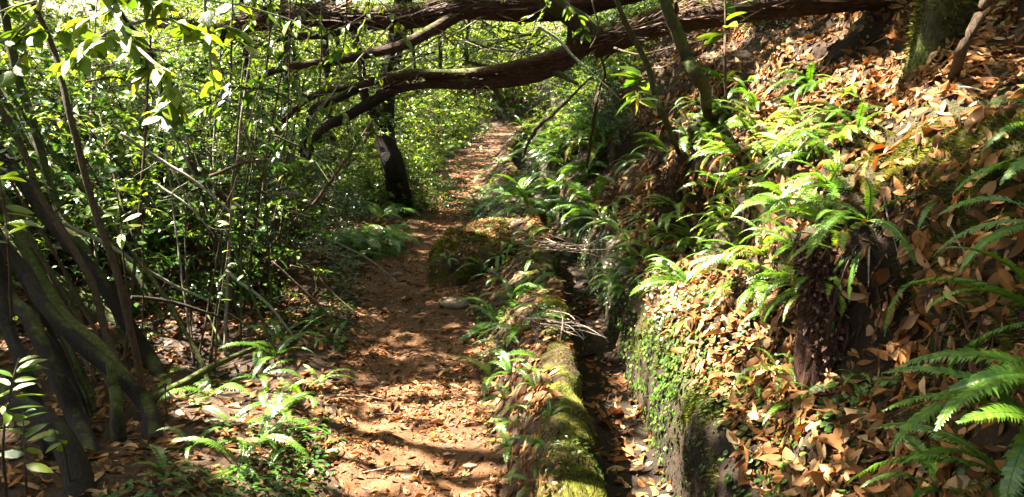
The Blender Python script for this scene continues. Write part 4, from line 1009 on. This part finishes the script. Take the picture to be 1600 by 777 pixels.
stick([at(300, 245, 5.0), at(330, 290, 5.0), at(385, 335, 5.0)], 0.035, 'heath', 'dark reddish dead branch deep in the thicket')
stick([at(100, 350, 4.4), at(180, 390, 4.5), at(260, 440, 4.7), at(330, 470, 4.8)], 0.014, 'lime', 'lichen-pale fallen pole crossing behind the leaning trunks', twigs=2)
stick([at(205, 465, 4.0), at(260, 470, 4.1), at(345, 495, 4.2)], 0.012, 'bark', 'dark thin branch lying level across the thicket')
stick([at(380, 290, 5.5), at(420, 305, 5.4), at(450, 300, 5.4), at(490, 312, 5.4)], 0.009, 'pale', 'crooked pale twig above the fern clump left of the path', twigs=3)
stick([at(400, 250, 6), at(470, 248, 6), at(520, 262, 6)], 0.009, 'pale', 'pale level twig in the thicket under the lower log', twigs=2)
for i in range(34):
    x, y = 20 + 480 * lf_r.random(), 60 + 420 * lf_r.random(); d = 3.9 + 3.0 * lf_r.random(); L = 60 + 130 * lf_r.random(); a = lf_r.normal() * 0.9 + 0.6
    stick([at(x, y, d), at(x + L * 0.5 + 8, y + L * 0.5 * a - 8, d + 0.1), at(x + L, y + L * a, d + 0.2)], 0.006 + 0.005 * lf_r.random(), ['pale', 'stem', 'lime', 'mossbark'][i % 4], ['pale dead', 'brown', 'lichened', 'mossy'][i % 4] + ' twiggy branch caught slantwise in the thicket', 'branch', 'twiggy branches in the thicket', twigs=3)
stick([at(455, 330, 5.5), at(485, 340, 5.5)], 0.009, 'pale', 'short pale broken twig over the fern clump')
stick([hit(240, 640)[0] + [0, 0, .05], hit(330, 600)[0] + [0, 0, .09], hit(400, 560)[0] + [0, 0, .06]], 0.022, 'mossbark', 'mossy fallen branch lying along the littered verge', twigs=2)
for i in range(30):
    x, y = 430 + 480 * lf_r.random(), -10 + 140 * lf_r.random(); d = 4.9 + 1.2 * lf_r.random(); L = 50 + 110 * lf_r.random(); a = lf_r.normal() * 0.5
    stick([at(x, y, d), at(x - L * 0.5, y + L * 0.5 * a + 6 * lf_r.normal(), d + 0.1), at(x - L, y + L * a + 10, d + 0.15)], 0.006, ['stem', 'mossbark', 'lime'][i % 3], ['brown', 'mossy', 'lichened'][i % 3] + ' twig tangled round the overhead logs', 'branch', 'twigs round the overhead logs', twigs=5)
for i, (x, y, d, mt) in enumerate([(470, 60, 4.6, 'leaf'), (540, 100, 5.0, 'leaf_lime'), (420, 130, 4.4, 'leaf'), (500, 190, 5.0, 'leaf'), (400, 40, 4.2, 'leaf'), (580, 40, 5.2, 'leaf_lime'), (730, 60, 6.2, 'leaf'), (450, 230, 4.8, 'leaf_dark'), (860, 30, 4.7, 'leaf'), (360, 170, 4.2, 'leaf'), (780, 90, 6.4, 'leaf_lime')]):
    leafy('leafy_branch', {'leaf': 'green', 'leaf_lime': 'yellow-green', 'leaf_dark': 'dark green'}[mt] + ' leafy spray hanging around the overhead logs', 'branch', [[at(x + 20, -220, d), at(x + 5, min(y - 90, -60), d), at(x, y - 50, d), at(x - 12, y, d), at(x - 35, y + 40, d)], [at(x, y - 50, d), at(x + 40, y - 10, d), at(x + 55, y + 25, d)], [at(x - 5, y - 20, d), at(x - 50, y + 5, d), at(x - 85, y + 10, d)]], [0.006, 0.005, 0.003], 'stem', 22, 0.07, mt, 'leafy sprays round the logs', 0.25)
for i in range(16):
    x, y = 660 + 200 * lf_r.random(), 50 + 65 * lf_r.random(); d = 5.9 + 1.6 * lf_r.random(); L = 60 + 90 * lf_r.random(); a = lf_r.normal() * 0.35 + (0.25 if i % 2 else -0.2)
    stick([at(x, y, d), at(x - L * 0.5, y + L * 0.5 * a + 6, d + 0.1), at(x - L, y + L * a, d + 0.2)], 0.009, ['pale', 'mossbark', 'lime'][i % 3], 'bare ' + ['pale', 'mossy', 'lichened'][i % 3] + ' branch in the tangle between the two logs', 'branch', 'bare branches between the logs', twigs=5)
stick([at(960, 75, 4.7), at(1000, 85, 4.5), at(1060, 70, 4.4)], 0.007, 'stem', 'thin twisted twig under the big log', twigs=2)
stick([at(840, 40, 4.6), at(880, 70, 4.6), at(912, 105, 4.6)], 0.012, 'lime', 'lichen-covered broken stub hanging from the log fork', twigs=1)
stick([at(925, 0, 4.4), at(935, 45, 4.4), at(922, 75, 4.4)], 0.006, 'stem', 'thin twig dangling before the log fork')
# pale twig bundles across the channel
def bundle(c, n, L, az, label, seed, spread):
    r = np.random.default_rng(seed)
    t = thing('twig_bundle', label, 'twigs', c)
    for k in range(n):
        a = az + spread * r.normal(); q = c + r.normal(size=3) * np.array([0.05, 0.05, 0.012])
        e = np.array([math.cos(a), math.sin(a), 0.05 * r.normal()]); l = L * (0.6 + 0.5 * r.random())
        e2 = unit(e + 0.5 * r.normal(size=3) * np.array([1, 1, 0.25])); l2 = l * (0.3 + 0.5 * r.random())
        limb('twig', [q - e * l2, q + r.normal(size=3) * 0.02, q + e2 * l * 0.5 + np.array([0, 0, -0.03 * r.random()])], [0.002 + 0.003 * r.random(), 0.003, 0.0015], ['pale', 'stem', 'pale'][k % 3], t, 5, 0, k, 8)
bundle(at(885, 385, 5.75), 17, 0.55, R(-8), 'pale dry twigs fallen across the channel beside the mound', 3, 0.6)
bundle(at(897, 508, 4.15), 15, 0.34, R(-28), 'small bundle of pale dry twigs lying on the kerb over the channel', 4, 0.5)

# root stumps in the bank
def root_stump(px, ytop, ybot, s, width, label, seed):
    r = np.random.default_rng(seed)
    c = ray_plane_s(px, (ytop + ybot) / 2, s); d = c[1] / pix(px, (ytop + ybot) / 2)[1]
    top, bot = at(px, ytop, d), at(px, ybot, d)
    t = thing('root_stump', label, 'stump', bot)
    P = [bot + np.array([0, 0, -0.12]), bot, 0.5 * (top + bot) + np.array([0.0, 0, 0]), top + np.array([0.03, 0, 0]), top + np.array([0.10, 0.0, 0.08])]
    limb('stump_core', P, [width * 0.5, width * 0.44, width * 0.40, width * 0.40, width * 0.28], 'root', t, 30, 0.9, seed)
    for k in range(34):
        a = r.random() * 2 * math.pi; rr = width * (0.47 + 0.12 * r.random()); f0 = 0.4 + 0.6 * r.random(); f1 = max(-0.1, f0 - 0.3 - 0.7 * r.random())
        e = np.array([math.cos(a), math.sin(a), 0])
        pts = [bot * (1 - f) + top * f + e * rr * (1 + 0.12 * r.normal()) + 0.006 * r.normal(size=3) for f in np.linspace(f0, f1, 5)]
        limb('root', pts, [0.005 + 0.006 * r.random(), 0.004], 'root', t, 5, 0.4, k, 9)
    n = 5000
    f = -0.15 + 1.2 * r.random(n); a = r.random(n) * 2 * math.pi
    e = np.stack([np.cos(a), np.sin(a), 0 * a], 1)
    p = bot + (top - bot) * f[:, None] + e * width * (0.40 + 0.2 * r.random((n, 1)))
    V, F, rv = scatter([blade(1, 0.5, 2, 0.2, 0.2, 0.5)], p, unit(e * 0.7 + np.array([0, 0, -0.6]) + 0.6 * rand_dirs(n, r)), rand_dirs(n, r), 0.008 + 0.03 * r.random(n) ** 2, None, seed)
    o = obj('root_fibre', mesh('root_fibre', V - bot, F, rv), M['shag'], t); o['kind'] = 'stuff'
root_stump(1285, 385, 585, 0.80, 0.135, 'fibrous reddish root stump hanging under the drooping ferns', 5)
root_stump(1165, 440, 560, 0.74, 0.08, 'small dark root stump beside the larger fibrous one', 6)
root_stump(1045, 270, 410, 0.74, 0.15, 'dark reddish root stump beside a black hollow over the sunlit drift', 7)
# fine roots hanging on the near bank
for i in range(46):
    px, py = 1320 + 270 * lf_r.random(), 380 + 330 * lf_r.random()
    p, n = hit(px, py)
    L = 0.08 + 0.2 * lf_r.random()
    e = unit(np.array([lf_r.normal() * 0.4, lf_r.normal() * 0.5, -1.0]))
    stick([p + n * 0.01, p + n * 0.03 + e * L * 0.5, p + n * 0.012 + e * L], 0.0032, 'stem', 'thin bare root hanging on the dark mossy part of the bank', 'root', 'thin hanging roots', 'hanging_root')
for i in range(18):
    px, py = (1120 + 470 * lf_r.random(), 60 + 330 * lf_r.random()) if i % 2 else (560 + 190 * lf_r.random(), 480 + 280 * lf_r.random())
    p, n = hit(px, py); e = rand_dirs(1, lf_r)[0]; e = unit(e - (e @ n) * n); L = 0.1 + 0.2 * lf_r.random()
    stick([p + n * 0.02, p + n * 0.03 + e * L * 0.5, p + n * 0.02 + e * L], 0.0035, 'pale' if i % 3 else 'stem', 'thin dry twig lying ' + ('among the bank leaf litter' if i % 2 else 'on the brown path'), 'twig', 'twigs on the ' + ('bank' if i % 2 else 'path'), 'fallen_twig')

# stones on the path
def stone(px, py, s, label, group=None, seed=0):
    p, n = hit(px, py)
    import bmesh
    bm = bmesh.new(); bmesh.ops.create_icosphere(bm, subdivisions=3, radius=1)
    me = bpy.data.meshes.new('stone')
    for v in bm.verts:
        c = v.co; f = 1 + 0.28 * float(fbm(c.x * 1.1 + seed, c.y * 1.1, c.z * 1.1, 7))
        v.co = Vector((c.x * s[0] * f, c.y * s[1] * f, c.z * s[2] * f))
    bm.to_mesh(me); bm.free()
    for q in me.polygons: q.use_smooth = True
    o = obj('stone', me, M['stone'], loc=p + np.array([0, 0, s[2] * 0.25]))
    return tag(o, label, 'stone', group)
stone(712, 476, (0.13, 0.09, 0.05), 'flat brown stone embedded in the path before the mound', None, 1)
stone(622, 430, (0.05, 0.04, 0.025), 'small stone in the shaded middle of the path', None, 2)
for i, (x, y) in enumerate([(585, 520), (700, 700), (620, 640), (560, 470), (680, 560), (735, 730), (600, 600)]):
    stone(x, y, (0.02 + 0.008 * (i % 3), 0.018, 0.012), 'pebble half sunk in the trodden path', 'pebbles on the path', 3 + i)

# ------------------------------------------------------------------ the canopy overhead, its gaps shaped to set sun and shade on chosen spots
LIT = [(850, 270, .5), (900, 230, .4), (830, 220, .5), (880, 300, .35), (930, 180, .4), (575, 372, .22), (820, 310, .3), (760, 300, .3), (300, 540, .35), (380, 500, .35), (250, 480, .35), (330, 620, .25), (450, 470, .3), (1420, 260, .12), (1500, 160, .14), (1340, 420, .1), (1130, 520, .14), (1060, 580, .1), (1150, 640, .14), (1230, 720, .16), (650, 740, .16), (720, 690, .2), (690, 645, .16), (590, 560, .14), (640, 520, .1), (700, 515, .08), (430, 640, .36), (480, 620, .28), (500, 690, .24), (350, 730, .2), (560, 745, .2), (350, 560, .2), (300, 650, .15), (760, 760, .15), (640, 610, .12),
       (915, 740, .13), (875, 560, .1), (800, 590, .16), (790, 690, .12), (850, 520, .08), (1060, 490, .22), (1100, 520, .14), (1000, 640, .1), (985, 560, .12), (915, 385, .2), (950, 400, .12),
       (1190, 225, .34), (1150, 300, .24), (1100, 270, .16), (1040, 330, .12), (1160, 430, .18), (1200, 400, .16), (1235, 440, .1), (1390, 190, .1), (1290, 320, .13), (1430, 110, .12), (1150, 70, .22), (1270, 140, .28), (1340, 130, .24), (1380, 60, .12), (1550, 90, .12), (1240, 170, .2),
       (1265, 440, .07), (1240, 590, .14), (1290, 600, .1), (1180, 700, .12), (1100, 600, .1), (1320, 220, .15), (1450, 220, .08), (1400, 320, .07), (1560, 520, .05), (1590, 620, .06), (1480, 730, .08), (1020, 500, .2), (1180, 180, .2), (1240, 300, .2), (1080, 440, .2), (1360, 250, .14), (1480, 190, .1), (1170, 500, .14), (1300, 70, .25), (1210, 100, .25), (1440, 150, .16), (1230, 240, .25), (620, 700, .14), (700, 760, .16), (560, 620, .12), 
       (690, 330, .3), (715, 300, .2), (760, 240, .4), (785, 210, .5), (800, 345, .25), (840, 350, .15), (760, 360, .15), (850, 270, .4), (920, 350, .2), (1440, 60, .08)]
lit_p = [(hit(x, y)[0], r_ * (1.6 if 960 < x < 1460 and y < 560 else 1.1)) for x, y, r_ in LIT]
lit_p += [(at(180, 40, 1.9), .34), (at(250, 90, 1.85), .28), (at(120, 60, 1.9), .28), (at(340, 50, 2.6), .3), (at(30, 60, 2.0), .12), (at(110, 450, 5.2), .16), (at(190, 500, 5.2), .12), (at(190, 350, 3.4), .14), (at(680, 10, 5.4), .2), (at(560, 20, 5.6), .2), (at(670, 122, 5.4), .14), (at(150, 250, 3.5), .1)]
DARK = [(1555, 590, .22), (1590, 480, .2), (1520, 690, .15), (600, 425, .5), (560, 450, .3), (1500, 50, .5), (1010, 180, .6), (710, 400, .3), (1090, 350, .2), (1400, 470, .2), (1450, 560, .2), (200, 620, .3), (130, 740, .35), (60, 580, .3), (1560, 30, .5), (1300, 500, .1), (1470, 430, .2)]
dark_p = [(hit(x, y)[0], r_) for x, y, r_ in DARK] + [(at(*q), .2) for q in ((120, 535, 3.9), (60, 470, 4.0), (190, 590, 3.8), (150, 440, 4.6), (70, 670, 3.0), (200, 505, 4.55), (20, 640, 3.1), (235, 660, 3.7), (90, 590, 3.7), (90, 360, 4.7), (110, 730, 2.9))] + [(at(x, 5, d_), .22) for x, d_ in ((1560, 5.0), (1450, 5.0), (1340, 5.0), (1240, 5.05), (1140, 5.1), (1050, 5.2), (960, 5.25))]
def beam(p, c, r_):
    v = p - c; tt_ = v @ SUN
    return (np.linalg.norm(v - tt_[:, None] * SUN, axis=1) < r_) & (tt_ > 0)
CT = [(np.array([(0, 0, 0), (0.45, -0.24, 0.06), (0.5, 0.24, 0.06), (1, 0, -0.1)]), np.array([(0, 1, 3), (0, 3, 2)]))]
cr = np.random.default_rng(99)
ncl = 22000                                            # twigs, 20 leaves each
cc = np.stack([-13 + 20 * cr.random(ncl), -7 + 38 * cr.random(ncl), 3.9 + 1.7 * cr.random(ncl)], 1)
cc[11000:, 2] += 3.5 + 2.0 * cr.random(ncl - 11000)   # upper leaf layer, added out of view to keep sky light out
cc[11000:] += np.stack([-2 - 4 * cr.random(ncl - 11000), 0 * cc[11000:, 1] + 1, 0 * cc[11000:, 1]], 1) * (cr.random((ncl - 11000, 1)) < 0.6)
sh = cc - SUN * (cc[:, 2:] / SUN[2])                  # where each twig's shadow lands
dens = 0.55 * fbm(sh[:, 0] * 0.5, sh[:, 1] * 0.5, 0, 201, 2) + 0.8 * fbm(sh[:, 0] * 1.9, sh[:, 1] * 2.6, 0, 207, 2)
thr = -0.50 + 0.05 * sm((cc[:, 1] - 11) / 5) + 0.32 * sm((-cc[:, 0] - 4.3) / 1.5) * sm((cc[:, 1] - 4) / 1.5)
cc = cc[(dens > thr) | (cr.random(ncl) < 0.04)]
ex = []  # extra unseen leaf clusters, added sunward of the dark spots to shade them
for c, r_ in dark_p:
    k = int(40 * (r_ / 0.3) ** 2) + 8
    tz = (3.9 - c[2] + 2.0 * cr.random(k)) / SUN[2]
    ex.append(c + SUN * tz[:, None] + (r_ * 0.8) * cr.normal(size=(k, 3)) * 0.7)
cc = np.vstack([cc] + ex); cc[:, 2] = np.maximum(cc[:, 2], 3.7)
nl = 18
p = np.repeat(cc, nl, 0) + cr.normal(size=(len(cc) * nl, 3)) * np.array([0.11, 0.11, 0.07])
keep = np.ones(len(p), bool)  # leaves in the way of sun to the lit spots are cut out
for c, r_ in lit_p:
    keep &= ~(beam(p, c, r_ * 0.9) & (cr.random(len(p)) < 0.97))
p = p[keep]
tops = np.array([q for _, q in CROWNS])
own = np.argmin(((p[:, None, :2] - tops[None, :, :2]) ** 2).sum(-1), 1)
for i, (t, q) in enumerate(CROWNS):
    a = p[own == i]
    if len(a) < 20: continue
    n = len(a)
    V, F, rv = scatter(CT, a, rand_dirs(n, cr, -0.6, 0.3), unit(np.array([0, 0, 1.0]) + 0.6 * rand_dirs(n, cr)), (0.09 + 0.06 * cr.random(n)) * np.where(a[:, 2] > 6.5, 1.5, 1.0), None, 700 + i)
    base = np.array(t.location)
    if t.rotation_euler.z or t.scale.x != 1: continue
    f = obj('crown', mesh('crown', V - base, F, rv), M['leaf'], t); f['kind'] = 'stuff'  # also holds the leaves added to shade spots and block sky
    for e in a[cr.integers(0, n, 6)]:
        m_ = 0.5 * (q + e) + np.array([0, 0, 0.25]) + 0.1 * cr.normal(size=3)
        limb('limb', [q, m_, e], [0.028, 0.016, 0.006], 'bark', t, 6, 0.2, i, 16)
